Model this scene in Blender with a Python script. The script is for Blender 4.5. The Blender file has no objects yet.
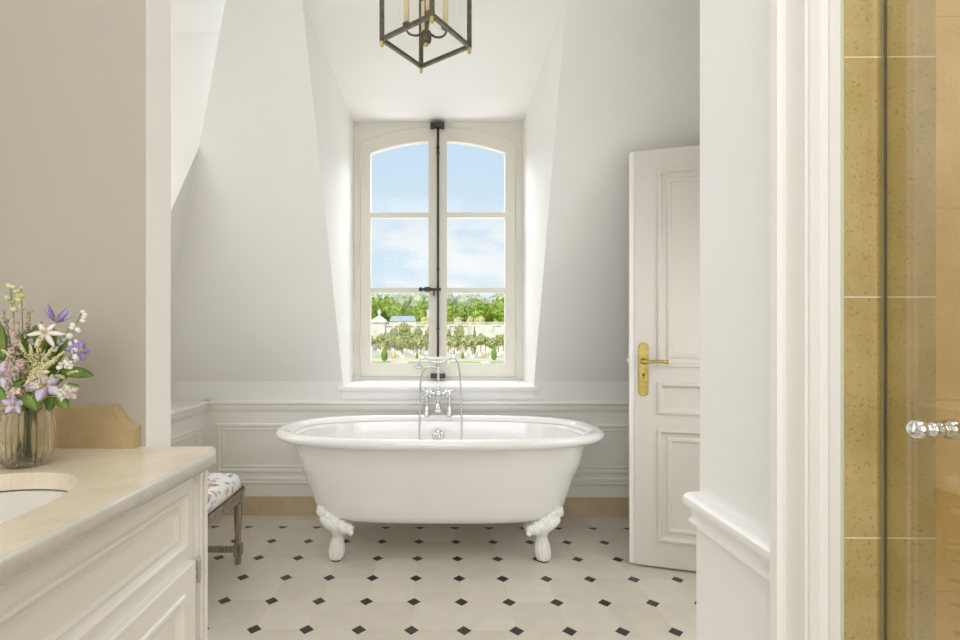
import bpy, bmesh, math, random
from math import sin, cos, pi, sqrt, radians
from mathutils import Vector, Matrix
random.seed(7)
S = bpy.context.scene
C = S.collection
# ------------------------------------------------------------------ camera
A = 0.011                      # small yaw to the left
CAMZ = 1.15
FPX = 496.0
cam_d = bpy.data.cameras.new('camera'); cam = bpy.data.objects.new('camera', cam_d); C.objects.link(cam)
cam.location = (0, 0, CAMZ); cam.rotation_euler = (pi/2, 0, A)
cam_d.sensor_width = 36; cam_d.lens = FPX/960*36
cam_d.shift_x = 48.5/960; cam_d.shift_y = 13.0/960
cam_d.clip_start = 0.02; cam_d.clip_end = 2000
S.camera = cam
S.view_settings.view_transform = 'Standard'; S.view_settings.look = 'None'
S.view_settings.gamma = 1; S.view_settings.use_curve_mapping = False
S.view_settings.exposure = 0.26
S.cycles.max_bounces = 12; S.cycles.diffuse_bounces = 8; S.cycles.glossy_bounces = 6
S.cycles.transmission_bounces = 12; S.cycles.transparent_max_bounces = 16
S.cycles.caustics_reflective = False; S.cycles.caustics_refractive = False
S.cycles.sample_clamp_indirect = 4.0
S.cycles.use_denoising = True
# ------------------------------------------------------------------ world
W = bpy.data.worlds.new('sky'); S.world = W; W.use_nodes = True
nt = W.node_tree; nt.nodes.clear()
def N(t, kind, **kw):
    n = t.nodes.new(kind)
    for k, v in kw.items(): setattr(n, k, v)
    return n
out = N(nt, 'ShaderNodeOutputWorld'); bg = N(nt, 'ShaderNodeBackground')
tc = N(nt, 'ShaderNodeTexCoord'); sep = N(nt, 'ShaderNodeSeparateXYZ')
nt.links.new(tc.outputs['Generated'], sep.inputs[0])
ramp = N(nt, 'ShaderNodeValToRGB')
e = ramp.color_ramp.elements
e[0].position = 0.0; e[0].color = (0.80, 0.87, 0.93, 1)
e[1].position = 1.0; e[1].color = (0.30, 0.52, 0.85, 1)
m1 = e.new(0.16); m1.color = (0.66, 0.81, 0.94, 1)
m2 = e.new(0.42); m2.color = (0.58, 0.75, 0.92, 1)
nt.links.new(sep.outputs['Z'], ramp.inputs[0])
mp = N(nt, 'ShaderNodeMapping'); mp.inputs['Scale'].default_value = (1, 1, 2.2); mp.inputs['Location'].default_value = (0.32, 0.4, 0.33)
nz = N(nt, 'ShaderNodeTexNoise'); nz.inputs['Scale'].default_value = 7.5; nz.inputs['Detail'].default_value = 7; nz.inputs['Roughness'].default_value = 0.52
nt.links.new(tc.outputs['Generated'], mp.inputs[0]); nt.links.new(mp.outputs[0], nz.inputs['Vector'])
cr = N(nt, 'ShaderNodeValToRGB'); cr.color_ramp.elements[0].position = 0.40; cr.color_ramp.elements[1].position = 0.56
nt.links.new(nz.outputs['Fac'], cr.inputs[0])
mr = N(nt, 'ShaderNodeMapRange'); mr.inputs['From Min'].default_value = 0.18; mr.inputs['From Max'].default_value = 0.28
mr.inputs['To Min'].default_value = 0.9; mr.inputs['To Max'].default_value = 0.0
nt.links.new(sep.outputs['Z'], mr.inputs['Value'])
mu = N(nt, 'ShaderNodeMath', operation='MULTIPLY'); nt.links.new(cr.outputs[0], mu.inputs[0]); nt.links.new(mr.outputs[0], mu.inputs[1])
mx = N(nt, 'ShaderNodeMix', data_type='RGBA'); mx.inputs['B'].default_value = (0.93, 0.95, 0.97, 1)
nt.links.new(mu.outputs[0], mx.inputs['Factor']); nt.links.new(ramp.outputs[0], mx.inputs['A'])
nt.links.new(mx.outputs['Result'], bg.inputs['Color']); bg.inputs['Strength'].default_value = 0.85
nt.links.new(bg.outputs[0], out.inputs[0])
# ------------------------------------------------------------------ lights
def area(name, loc, look, sx, sy, power, col=(1, 1, 1)):
    d = bpy.data.lights.new(name, 'AREA'); d.shape = 'RECTANGLE'; d.size = sx; d.size_y = sy; d.energy = power; d.color = col
    o = bpy.data.objects.new(name, d); C.objects.link(o); o.location = loc
    o.rotation_euler = (Vector(look)-Vector(loc)).to_track_quat('-Z', 'Y').to_euler(); return o
sd = bpy.data.lights.new('sun', 'SUN'); sd.energy = 2.6; sd.angle = radians(8); sd.color = (1, .95, .87)
so = bpy.data.objects.new('sun', sd); C.objects.link(so); so.rotation_euler = (radians(48), 0, radians(-35))
area('window_daylight', (0.0, 4.25, 3.3), (0, 3.0, 1.0), 1.5, 1.1, 108, (.98, 1, 1.04))
area('garden_bounce', (0.0, 4.35, .25), (0, 3.2, 2.1), 1.7, .9, 24, (1, .995, .98))
area('dormer_daylight', (-2.45, 1.95, 1.75), (0, 1.95, 1.4), 1.0, 1.5, 9, (.99, 1, 1.02))
area('ceiling_fill', (0.05, 1.75, 2.9), (0.05, 1.75, 0), 1.5, 0.7, .8, (1, .995, .985)).data.specular_factor = 0  # added overhead fill lamp, unseen
area('rear_fill', (-0.1, -1.4, 1.6), (0, 1.5, .9), 1.6, 1.8, 23, (.97, .995, 1.05)).data.specular_factor = .3  # added soft fill lamp behind the camera, no window modelled there
area('vanity_fill', (-.15, .25, 2.9), (-.15, .25, 0), 1.0, .9, 7.5, (.98, .995, 1.03)).data.specular_factor = .3  # added fill lamp above the worktop, not a real fitting
area('low_right_fill', (1.66, 1.75, .95), (0, 1.75, .3), .6, 1.5, 7.5, (1, .995, .985))  # added low fill lamp hidden behind the right partition, wall behind is solid
area('shower_fill', (1.35, 0.35, 2.6), (1.3, 0.5, 0), 0.5, 0.5, 7, (1, .96, .88))  # added fill lamp to brighten the shower stone, not a real fitting

# ------------------------------------------------------------------ helpers
def rx(px, py, Y):
    """world point at depth Y seen at a photo pixel"""
    r = (px-431.5)/FPX
    X = (r*Y*cos(A) - Y*sin(A))/(cos(A)+r*sin(A))
    fw = -X*sin(A)+Y*cos(A)
    return Vector((X, Y, CAMZ+(333-py)/FPX*fw))
def new(): return bmesh.new()
def obj(name, bm, mat, parent=None, smooth=False, angle=None):
    me = bpy.data.meshes.new(name)
    bmesh.ops.recalc_face_normals(bm, faces=bm.faces[:])
    bm.to_mesh(me); bm.free()
    o = bpy.data.objects.new(name, me); C.objects.link(o)
    if mat: me.materials.append(mat)
    if parent: o.parent = parent
    if smooth or angle:
        for p in me.polygons: p.use_smooth = True
        if angle:
            bm2 = bmesh.new(); bm2.from_mesh(me)
            for ed in bm2.edges:
                if len(ed.link_faces) == 2 and ed.calc_face_angle(0) > radians(angle): ed.smooth = False
            bm2.to_mesh(me); bm2.free()
    return o
def tag(o, label, cat, group=None, kind=None):
    o['label'] = label; o['category'] = cat
    if group: o['group'] = group
    if kind: o['kind'] = kind
    return o
def thing(name, label, cat, loc=(0, 0, 0), rotz=0, group=None):
    o = bpy.data.objects.new(name, None); C.objects.link(o); o.empty_display_size = .1
    o.location = loc; o.rotation_euler = (0, 0, rotz)
    return tag(o, label, cat, group)
def struct(name, bm, mat, label=None, parent=None, **k):
    o = obj(name, bm, mat, parent, **k)
    if parent is None:
        o['kind'] = 'structure'
        if label: o['label'] = label
    return o
def bx(bm, x0, x1, y0, y1, z0, z1, f=None, bev=0):
    vs = [Vector((x, y, z)) for z in (z0, z1) for y in (y0, y1) for x in (x0, x1)]
    if f: vs = [Vector(f(*v)) for v in vs]
    v = [bm.verts.new(p) for p in vs]
    fs = [bm.faces.new([v[i] for i in q]) for q in ((0, 1, 3, 2), (4, 6, 7, 5), (0, 4, 5, 1), (2, 3, 7, 6), (0, 2, 6, 4), (1, 5, 7, 3))]
    if bev:
        es = list({ed for q in fs for ed in q.edges})
        bmesh.ops.bevel(bm, geom=es, offset=bev, segments=2, affect='EDGES', profile=.6)
def poly(bm, pts): return bm.faces.new([bm.verts.new(p) for p in pts])
def tube(bm, pts, r, n=10, caps=True):
    pts = [Vector(p) for p in pts]; rs = r if isinstance(r, (list, tuple)) else [r]*len(pts)
    rings = []; up = None
    for i, p in enumerate(pts):
        d = (pts[min(i+1, len(pts)-1)]-pts[max(i-1, 0)]).normalized()
        if up is None:
            up = Vector((0, 0, 1)) if abs(d.z) < .9 else Vector((1, 0, 0))
        a = d.cross(up).normalized(); b = a.cross(d).normalized(); up = b
        rings.append([bm.verts.new(p+(a*cos(2*pi*k/n)+b*sin(2*pi*k/n))*rs[i]) for k in range(n)])
    for r0, r1 in zip(rings, rings[1:]):
        for k in range(n): bm.faces.new((r0[k], r0[(k+1) % n], r1[(k+1) % n], r1[k]))
    if caps: bm.faces.new(rings[0]); bm.faces.new(rings[-1])
def spline(pts, n=8):
    pts = [Vector(p) for p in pts]; q = [pts[0]*2-pts[1]]+pts+[pts[-1]*2-pts[-2]]; r = []
    for i in range(1, len(q)-2):
        for k in range(n):
            t = k/n
            r.append(.5*((2*q[i])+(-q[i-1]+q[i+1])*t+(2*q[i-1]-5*q[i]+4*q[i+1]-q[i+2])*t*t+(-q[i-1]+3*q[i]-3*q[i+1]+q[i+2])*t**3))
    return r+[pts[-1]]
def lathe(bm, prof, n=24, o=(0, 0, 0), ax='Z', mod=None):
    """prof: (radius, height)"""
    o = Vector(o); rings = []
    for r, h in prof:
        ring = []
        for k in range(n):
            t = 2*pi*k/n; q = r*(mod(t, h) if mod else 1)
            v = Vector((q*cos(t), q*sin(t), h))
            if ax == 'X': v = Vector((v.z, v.x, v.y))
            elif ax == 'Y': v = Vector((v.x, v.z, v.y))
            elif isinstance(ax, Matrix): v = ax @ v
            ring.append(bm.verts.new(o+v))
        rings.append(ring)
    for a, b in zip(rings, rings[1:]):
        for k in range(n): bm.faces.new((a[k], a[(k+1) % n], b[(k+1) % n], b[k]))
    bm.faces.new(rings[0]); bm.faces.new(rings[-1])
def ball(bm, c, r, sub=2, sc=(1, 1, 1), rot=None):
    m = Matrix.Translation(c)
    if rot: m = m @ rot
    m = m @ Matrix.Diagonal((r*sc[0], r*sc[1], r*sc[2], 1))
    bmesh.ops.create_icosphere(bm, subdivisions=sub, radius=1, matrix=m)
def panel(bm, f, a0, a1, b0, b1, prof, fill=True):
    """mitred mouldings round a rectangle: prof = (inset, height)"""
    loops = []
    for i, h in prof:
        loops.append([bm.verts.new(f(a, b, h)) for a, b in ((a0+i, b0+i), (a1-i, b0+i), (a1-i, b1-i), (a0+i, b1-i))])
    for p, q in zip(loops, loops[1:]):
        for k in range(4): bm.faces.new((p[k], p[(k+1) % 4], q[(k+1) % 4], q[k]))
    if fill: bm.faces.new(loops[-1])
def gridface(bm, f, As, Bs, holes, w=0):
    for i in range(len(As)-1):
        for j in range(len(Bs)-1):
            if (i, j) in holes: continue
            poly(bm, [f(As[i], Bs[j], w), f(As[i+1], Bs[j], w), f(As[i+1], Bs[j+1], w), f(As[i], Bs[j+1], w)])
def extr(bm, f, a0, a1, prof):
    """prof: (b, w) swept along a"""
    r0 = [bm.verts.new(f(a0, b, w)) for b, w in prof]; r1 = [bm.verts.new(f(a1, b, w)) for b, w in prof]
    for k in range(len(prof)-1): bm.faces.new((r0[k], r0[k+1], r1[k+1], r1[k]))
    bm.faces.new((r0[-1], r0[0], r1[0], r1[-1])); bm.faces.new(r0); bm.faces.new(r1)
def copy_tree(o, parent=None):
    c = o.copy(); C.objects.link(c); c.parent = parent
    for ch in o.children: copy_tree(ch, c)
    return c

# ------------------------------------------------------------------ materials
def mat(name, col, rough=.5, metal=0, **k):
    m = bpy.data.materials.new(name); m.use_nodes = True
    b = m.node_tree.nodes['Principled BSDF']
    b.inputs['Base Color'].default_value = (*col, 1); b.inputs['Roughness'].default_value = rough; b.inputs['Metallic'].default_value = metal
    for kk, v in k.items(): b.inputs[kk].default_value = v
    return m
def nodes(m): return m.node_tree, m.node_tree.nodes['Principled BSDF']
def noisy(m, c1, c2, scale, detail=4, lo=.35, hi=.65, bump=0, vec='Object', bscale=None):
    t, b = nodes(m)
    tc = N(t, 'ShaderNodeTexCoord'); nz = N(t, 'ShaderNodeTexNoise'); nz.inputs['Scale'].default_value = scale; nz.inputs['Detail'].default_value = detail
    t.links.new(tc.outputs[vec], nz.inputs['Vector'])
    r = N(t, 'ShaderNodeValToRGB'); r.color_ramp.elements[0].position = lo; r.color_ramp.elements[1].position = hi
    r.color_ramp.elements[0].color = (*c1, 1); r.color_ramp.elements[1].color = (*c2, 1)
    t.links.new(nz.outputs['Fac'], r.inputs[0]); t.links.new(r.outputs[0], b.inputs['Base Color'])
    if bump:
        n2 = N(t, 'ShaderNodeTexNoise'); n2.inputs['Scale'].default_value = bscale or scale; n2.inputs['Detail'].default_value = 3
        t.links.new(tc.outputs[vec], n2.inputs['Vector'])
        bp = N(t, 'ShaderNodeBump'); bp.inputs['Strength'].default_value = bump; bp.inputs['Distance'].default_value = .002
        t.links.new(n2.outputs['Fac'], bp.inputs['Height']); t.links.new(bp.outputs[0], b.inputs['Normal'])
    return m
def paint(name, c, rough=.55):
    m = mat(name, c, rough); return noisy(m, tuple(x*.985 for x in c), c, 3, 3, bump=.04, bscale=90)
PAINT = paint('wall_paint_warm_white', (.81, .80, .78))
PAINTW = paint('reveal_paint_white', (.86, .85, .825))
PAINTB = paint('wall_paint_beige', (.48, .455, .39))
TRIM = paint('trim_paint_ivory', (.87, .86, .82), .4)
TRIMW = paint('trim_paint_white', (.87, .865, .85), .35)
DOORP = paint('door_paint', (.69, .67, .62), .4)
CEIL = paint('ceiling_paint', (.86, .84, .805), .7)
WINP = paint('window_paint', (.74, .71, .64), .4)
VANP = paint('vanity_paint', (.82, .81, .77), .38)
ENAMEL = mat('white_enamel', (.88, .87, .86), .12, 0, **{'Coat Weight': .6, 'Coat Roughness': .05})
ENAMELM = mat('enamel_body_paint', (.80, .79, .77), .38)
noisy(ENAMELM, (.79, .78, .76), (.81, .80, .78), 6)
FOOTM = noisy(mat('foot_white_paint', (.85, .85, .83), .3), (.82, .82, .80), (.88, .88, .86), 30)
CHROME = mat('polished_chrome', (.74, .74, .74), .06, 1)
CERAM = mat('white_ceramic', (.9, .9, .88), .12)
IRON = mat('dark_iron', (.07, .066, .055), .45, .7)
LANT = noisy(mat('aged_bronze', (.13, .12, .085), .42, .55), (.09, .085, .06), (.17, .155, .11), 40)
BRASS = noisy(mat('satin_brass', (.56, .43, .13), .28, 1), (.52, .40, .11), (.66, .52, .18), 60)
WAX = mat('ivory_candle_sleeve', (.80, .71, .45), .5, **{'Subsurface Weight': .2})
HINGE = mat('steel_hinge', (.55, .54, .5), .3, 1)
PLASTIC = mat('pale_seal', (.66, .68, .52), .3)
RUBBER = mat('dark_cap', (.05, .045, .04), .5)

def thin_glass(name, tint=(1, 1, 1), gl=(1, 1, 1), ior=1.5, boost=1.0):
    m = bpy.data.materials.new(name); m.use_nodes = True; t = m.node_tree; t.nodes.clear()
    o = N(t, 'ShaderNodeOutputMaterial'); mxs = N(t, 'ShaderNodeMixShader'); tr = N(t, 'ShaderNodeBsdfTransparent'); g = N(t, 'ShaderNodeBsdfGlossy')
    tr.inputs[0].default_value = (*tint, 1); g.inputs['Color'].default_value = (*gl, 1); g.inputs['Roughness'].default_value = .015
    fr = N(t, 'ShaderNodeFresnel'); fr.inputs['IOR'].default_value = ior
    geo = N(t, 'ShaderNodeNewGeometry')
    mu = N(t, 'ShaderNodeMath', operation='MULTIPLY'); mu.inputs[1].default_value = boost
    # same reflectance from either side of the pane
    mxi = N(t, 'ShaderNodeMix', data_type='FLOAT'); mxi.inputs['A'].default_value = ior; mxi.inputs['B'].default_value = 1/ior
    t.links.new(geo.outputs['Backfacing'], mxi.inputs['Factor'])
    fr2 = N(t, 'ShaderNodeFresnel'); t.links.new(mxi.outputs['Result'], fr2.inputs['IOR']); fr = fr2
    inv = fr2.inputs['IOR']
    t.links.new(fr.outputs[0], mu.inputs[0]); t.links.new(mu.outputs[0], mxs.inputs[0])
    t.links.new(tr.outputs[0], mxs.inputs[1]); t.links.new(g.outputs[0], mxs.inputs[2]); t.links.new(mxs.outputs[0], o.inputs[0])
    return m
PANE = thin_glass('window_glass', (.985, .99, .985), boost=.12)
LGLASS = thin_glass('lantern_glass', (.985, .985, .975), boost=.35)
SGLASS = thin_glass('shower_glass', (.96, .975, .94), boost=1.9)
VGLASS = thin_glass('ribbed_vase_glass', (.95, .945, .90), boost=1.6)

def stone(name, ca, cb, cd, rough=.35, joints=None, cj=(.85, .78, .6), specks=1):
    m = mat(name, ca, rough); t, b = nodes(m)
    tc = N(t, 'ShaderNodeTexCoord')
    n1 = N(t, 'ShaderNodeTexNoise'); n1.inputs['Scale'].default_value = 9; n1.inputs['Detail'].default_value = 8; n1.inputs['Roughness'].default_value = .65
    t.links.new(tc.outputs['Object'], n1.inputs['Vector'])
    r = N(t, 'ShaderNodeValToRGB'); r.color_ramp.elements[0].position = .35; r.color_ramp.elements[1].position = .66
    r.color_ramp.elements[0].color = (*ca, 1); r.color_ramp.elements[1].color = (*cb, 1); t.links.new(n1.outputs['Fac'], r.inputs[0])
    n3 = N(t, 'ShaderNodeTexNoise'); n3.inputs['Scale'].default_value = 210; n3.inputs['Detail'].default_value = 4
    t.links.new(tc.outputs['Object'], n3.inputs['Vector'])
    r3 = N(t, 'ShaderNodeValToRGB'); r3.color_ramp.elements[0].position = .31; r3.color_ramp.elements[1].position = .41
    r3.color_ramp.elements[0].color = (1, 1, 1, 1); r3.color_ramp.elements[1].color = (0, 0, 0, 1); t.links.new(n3.outputs['Fac'], r3.inputs[0])
    sm = N(t, 'ShaderNodeMath', operation='MULTIPLY'); sm.inputs[1].default_value = .55*specks; t.links.new(r3.outputs[0], sm.inputs[0])
    x = N(t, 'ShaderNodeMix', data_type='RGBA'); x.inputs['B'].default_value = (*cd, 1)
    t.links.new(sm.outputs[0], x.inputs['Factor']); t.links.new(r.outputs[0], x.inputs['A'])
    last = x
    if joints:
        sp = N(t, 'ShaderNodeSeparateXYZ'); t.links.new(tc.outputs['Object'], sp.inputs[0])
        for (z0) in joints:
            d = N(t, 'ShaderNodeMath', operation='SUBTRACT'); d.inputs[1].default_value = z0; t.links.new(sp.outputs['Z'], d.inputs[0])
            ab = N(t, 'ShaderNodeMath', operation='ABSOLUTE'); t.links.new(d.outputs[0], ab.inputs[0])
            lt = N(t, 'ShaderNodeMath', operation='LESS_THAN'); lt.inputs[1].default_value = .0011; t.links.new(ab.outputs[0], lt.inputs[0])
            y = N(t, 'ShaderNodeMix', data_type='RGBA'); y.inputs['B'].default_value = (*cj, 1)
            t.links.new(lt.outputs[0], y.inputs['Factor']); t.links.new(last.outputs['Result'], y.inputs['A']); last = y
    t.links.new(last.outputs['Result'], b.inputs['Base Color'])
    bp = N(t, 'ShaderNodeBump'); bp.inputs['Strength'].default_value = .15; bp.inputs['Distance'].default_value = .001; bp.invert = True
    t.links.new(r3.outputs[0], bp.inputs['Height']); t.links.new(bp.outputs[0], b.inputs['Normal'])
    return m
STONE_J = stone('honey_limestone_jamb', (.48, .37, .14), (.59, .47, .21), (.24, .16, .05), .4, [.802-.4075, .802, 1.211, 1.6185, 2.03])
STONE_I = stone('honey_limestone_shower', (.62, .44, .17), (.74, .55, .25), (.36, .22, .08), .4, [.175, .591, 1.005, 1.42, 1.835, 2.25], (.5, .36, .18))
STONE_C = stone('counter_limestone', (.69, .605, .45), (.79, .725, .59), (.40, .31, .19), .25, specks=.4)
STONE_E = stone('counter_limestone_edge_painted_reflection', (.55, .53, .48), (.63, .61, .56), (.28, .26, .23), .2, specks=.5)  # same stone, greyed in its colour to imitate reflected light
STONE_B = stone('skirting_limestone', (.56, .45, .29), (.66, .55, .38), (.38, .28, .16), .4, specks=.5)

def floor_mat():
    m = mat('cabochon_floor_tiles', (.7, .66, .58), .32); t, b = nodes(m)
    tc = N(t, 'ShaderNodeTexCoord'); sp = N(t, 'ShaderNodeSeparateXYZ'); t.links.new(tc.outputs['Object'], sp.inputs[0])
    G = .2035
    def M(op, a, b_=None, c_=None):
        n = N(t, 'ShaderNodeMath', operation=op)
        for i, v in enumerate((a, b_, c_)):
            if v is None: continue
            if isinstance(v, (int, float)): n.inputs[i].default_value = v
            else: t.links.new(v, n.inputs[i])
        return n.outputs[0]
    u = M('DIVIDE', M('ADD', sp.outputs['X'], .099), G); v = M('DIVIDE', M('SUBTRACT', sp.outputs['Y'], 1.918), G)
    fu = M('ABSOLUTE', M('SUBTRACT', u, M('ROUND', u))); fv = M('ABSOLUTE', M('SUBTRACT', v, M('ROUND', v)))
    s = M('ADD', fu, fv)
    inside = M('LESS_THAN', v, 5.02)
    dia = M('MULTIPLY', M('LESS_THAN', s, .148), inside)
    gap = M('MULTIPLY', M('SUBTRACT', M('LESS_THAN', s, .160), M('LESS_THAN', s, .148)), inside)
    grout = M('MULTIPLY', M('LESS_THAN', M('MINIMUM', fu, fv), .0055), M('LESS_THAN', v, 5.03))
    # tile to tile tone
    cb = N(t, 'ShaderNodeCombineXYZ'); t.links.new(M('FLOOR', u), cb.inputs[0]); t.links.new(M('FLOOR', v), cb.inputs[1])
    wn = N(t, 'ShaderNodeTexWhiteNoise'); t.links.new(cb.outputs[0], wn.inputs['Vector'])
    nz = N(t, 'ShaderNodeTexNoise'); nz.inputs['Scale'].default_value = 14; nz.inputs['Detail'].default_value = 6; t.links.new(tc.outputs['Object'], nz.inputs['Vector'])
    k = M('ADD', M('MULTIPLY', wn.outputs['Value'], .45), M('MULTIPLY', nz.outputs['Fac'], .6))
    r = N(t, 'ShaderNodeValToRGB'); r.color_ramp.elements[0].position = .2; r.color_ramp.elements[1].position = .85
    r.color_ramp.elements[0].color = (.60, .56, .475, 1); r.color_ramp.elements[1].color = (.73, .69, .61, 1); t.links.new(k, r.inputs[0])
    def mixc(fac, a, col):
        x = N(t, 'ShaderNodeMix', data_type='RGBA'); x.inputs['B'].default_value = (*col, 1); t.links.new(fac, x.inputs['Factor']); t.links.new(a, x.inputs['A']); return x.outputs['Result']
    c = mixc(grout, r.outputs[0], (.64, .58, .47)); c = mixc(gap, c, (.66, .61, .52)); c = mixc(dia, c, (.032, .031, .03))
    t.links.new(c, b.inputs['Base Color'])
    t.links.new(M('ADD', .30, M('MULTIPLY', nz.outputs['Fac'], .12)), b.inputs['Roughness'])
    return m
FLOOR = floor_mat()

def fabric_mat():
    m = mat('floral_upholstery', (.85, .84, .82), .8); t, b = nodes(m); tc = N(t, 'ShaderNodeTexCoord')
    nz = N(t, 'ShaderNodeTexNoise'); nz.inputs['Scale'].default_value = 20; nz.inputs['Detail'].default_value = 3; t.links.new(tc.outputs['Object'], nz.inputs['Vector'])
    mp = N(t, 'ShaderNodeVectorMath', operation='MULTIPLY_ADD'); mp.inputs[1].default_value = (.07, .07, .07); t.links.new(nz.outputs['Color'], mp.inputs[0]); t.links.new(tc.outputs['Object'], mp.inputs[2])
    last = None
    for sc, th, col, off in ((17, .31, (.22, .29, .38), 0), (15, .25, (.60, .36, .31), 3.1), (24, .22, (.12, .16, .24), 7.7), (17, .24, (.45, .50, .52), 5.5)):
        ad = N(t, 'ShaderNodeVectorMath', operation='ADD'); ad.inputs[1].default_value = (off, off, off*.6); t.links.new(mp.outputs[0], ad.inputs[0])
        vo = N(t, 'ShaderNodeTexVoronoi'); vo.inputs['Scale'].default_value = sc; t.links.new(ad.outputs[0], vo.inputs['Vector'])
        lt = N(t, 'ShaderNodeMapRange'); lt.inputs['From Min'].default_value = th; lt.inputs['From Max'].default_value = th+.05; lt.inputs['To Min'].default_value = .8; lt.inputs['To Max'].default_value = 0
        t.links.new(vo.outputs['Distance'], lt.inputs['Value'])
        x = N(t, 'ShaderNodeMix', data_type='RGBA'); x.inputs['B'].default_value = (*col, 1); t.links.new(lt.outputs[0], x.inputs['Factor'])
        if last: t.links.new(last, x.inputs['A'])
        else: x.inputs['A'].default_value = (.86, .85, .83, 1)
        last = x.outputs['Result']
    t.links.new(last, b.inputs['Base Color']); return m
FABRIC = fabric_mat()
def wood_mat():
    m = mat('weathered_grey_wood', (.3, .26, .2), .6); t, b = nodes(m); tc = N(t, 'ShaderNodeTexCoord')
    mp = N(t, 'ShaderNodeMapping'); mp.inputs['Scale'].default_value = (60, 60, 6); t.links.new(tc.outputs['Object'], mp.inputs[0])
    nz = N(t, 'ShaderNodeTexNoise'); nz.inputs['Scale'].default_value = 1.5; nz.inputs['Detail'].default_value = 5; t.links.new(mp.outputs[0], nz.inputs['Vector'])
    r = N(t, 'ShaderNodeValToRGB'); r.color_ramp.elements[0].position = .3; r.color_ramp.elements[1].position = .7
    r.color_ramp.elements[0].color = (.15, .125, .085, 1); r.color_ramp.elements[1].color = (.42, .38, .30, 1); t.links.new(nz.outputs['Fac'], r.inputs[0]); t.links.new(r.outputs[0], b.inputs['Base Color'])
    return m
WOOD = wood_mat()

# ------------------------------------------------------------------ room shell
YB, XL, XR, CZ, DZ, DW = 3.14, -1.468, 1.70, 2.95, 2.695, 2.658
YW = 3.545            # face of the fixed window frame
def ys(z): return YB-.474*(z-.845)
def xv(z): return -1.78+.44*(z-.845)
def xcl(z): return -.597-.02*(z-.845)/1.825
def xcr(z): return .614-.022*(z-.845)/1.825
bm = new(); bx(bm, -2.7, 2.2, -1.7, 3.75, -.12, 0)
struct('floor', bm, FLOOR, 'pale square stone floor tiles with small black diamond insets')
bm = new(); bx(bm, -2.7, 2.2, -1.7, 2.30, CZ, CZ+.1)
struct('ceiling', bm, CEIL, 'plain warm white ceiling above the bath')
# back wall: upright base and mansard slope, pierced by the dormer
bm = new()
poly(bm, [(-2.0, YB, 0), (XR, YB, 0), (XR, YB, .81), (-2.0, YB, .81)])
poly(bm, [(-2.0, YB, .81), (-.597, YB, .81), (-.597, YB, .845), (-2.0, YB, .845)])
poly(bm, [(.614, YB, .81), (XR, YB, .81), (XR, YB, .845), (.614, YB, .845)])
def sp(x, z): return (x, ys(z), z)
n = 2
poly(bm, [sp(xv(.845), .845), sp(xcl(.845), .845), sp(xcl(DZ), DZ), sp(xv(DZ), DZ)])
poly(bm, [sp(xcr(.845), .845), sp(XR, .845), sp(XR, DZ), sp(xcr(DZ), DZ)])
poly(bm, [sp(xv(DZ), DZ), sp(xcl(DZ), DZ), sp(xcr(DZ), DZ), sp(XR, DZ), sp(XR, CZ), sp(xv(CZ), CZ)])
struct('wall_back', bm, PAINT, 'pale grey-white mansard wall leaning in on either side of the window dormer')
# dormer reveal
bm = new()
poly(bm, [(xcl(.81), YB, .81), (-.597, YW+.02, .81), (-.597, YW+.02, DW), sp(xcl(DZ), DZ), sp(xcl(.845), .845)])
poly(bm, [(xcr(.81), YB, .81), (.612, YW+.02, .81), (.612, YW+.02, DW), sp(xcr(DZ), DZ), sp(xcr(.845), .845)])
poly(bm, [sp(xcl(DZ), DZ), (-.597, YW+.02, DW), (.612, YW+.02, DW), sp(xcr(DZ), DZ)])
poly(bm, [(-.597, YB, .80), (.614, YB, .80), (.612, YW+.02, .80), (-.597, YW+.02, .80)])
struct('wall_window_dormer', bm, PAINTW, 'bright white splayed sides and flat top of the window dormer')
# masonry around the window outside
bm = new()
bx(bm, -1.2, -.597, YW+.02, YW+.2, .2, 3.1); bx(bm, .612, 1.2, YW+.02, YW+.2, .2, 3.1)
bx(bm, -.597, .612, YW+.09, YW+.2, DZ, 3.1); bx(bm, -.597, .612, YW+.02, YW+.2, .2, .82)
struct('wall_facade', bm, mat('pale_facade_stone', (.7, .66, .57), .8), 'outer stone facade around the window')
# sill
bm = new(); bx(bm, -.597, .614, YB-.002, YW+.02, .795, .812)
bx(bm, -.624, .63, YB-.03, YB+.001, .787, .812, bev=.006)
bx(bm, -.597, .614, YB-.005, YB-.001, .735, .787)
struct('trim_1', bm, TRIMW, 'white window sill with rounded nose and apron', angle=40)
# left mansard slope, left dormer
YC = 2.54; XD = -2.6
def zl(x): return .845+(x+1.78)/.44
bm = new()
poly(bm, [(xv(.845), YC, .845), (xv(.845), ys(.845), .845), (xv(2.108), YC, 2.108)])
poly(bm, [(xv(.724), YC, .70), (xv(.845), YB, .70), (xv(.845), YB, .845), (xv(.845), YC, .845)])
poly(bm, [(xv(DZ), 1.34, DZ), (xv(DZ), ys(DZ), DZ), (xv(CZ), ys(CZ), CZ), (xv(CZ), 1.34, CZ)])
struct('wall_left', bm, PAINT, 'leaning white wall at the far left corner')
bm = new()
poly(bm, [(XD, YC, .724), (xv(.845), YC, .724), (xv(.845), YC, .845), (xv(DZ), YC, DZ), (XD, YC, DZ)])
poly(bm, [(XD, 1.34, DZ), (xv(DZ), 1.34, DZ), (xv(DZ), YC, DZ), (XD, YC, DZ)])
poly(bm, [(XD, 1.34, 0), (XD, YC, 0), (XD, YC, DZ), (XD, 1.34, DZ)])
struct('wall_left_dormer', bm, PAINTW, 'bright white side and top of the dormer recess at the left edge')
bm = new(); bx(bm, XD, XL, 1.336, YB-.001, 0, .722)
struct('wall_left_low', bm, TRIM, 'low panelled wall with a flat ledge at the left')
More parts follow.
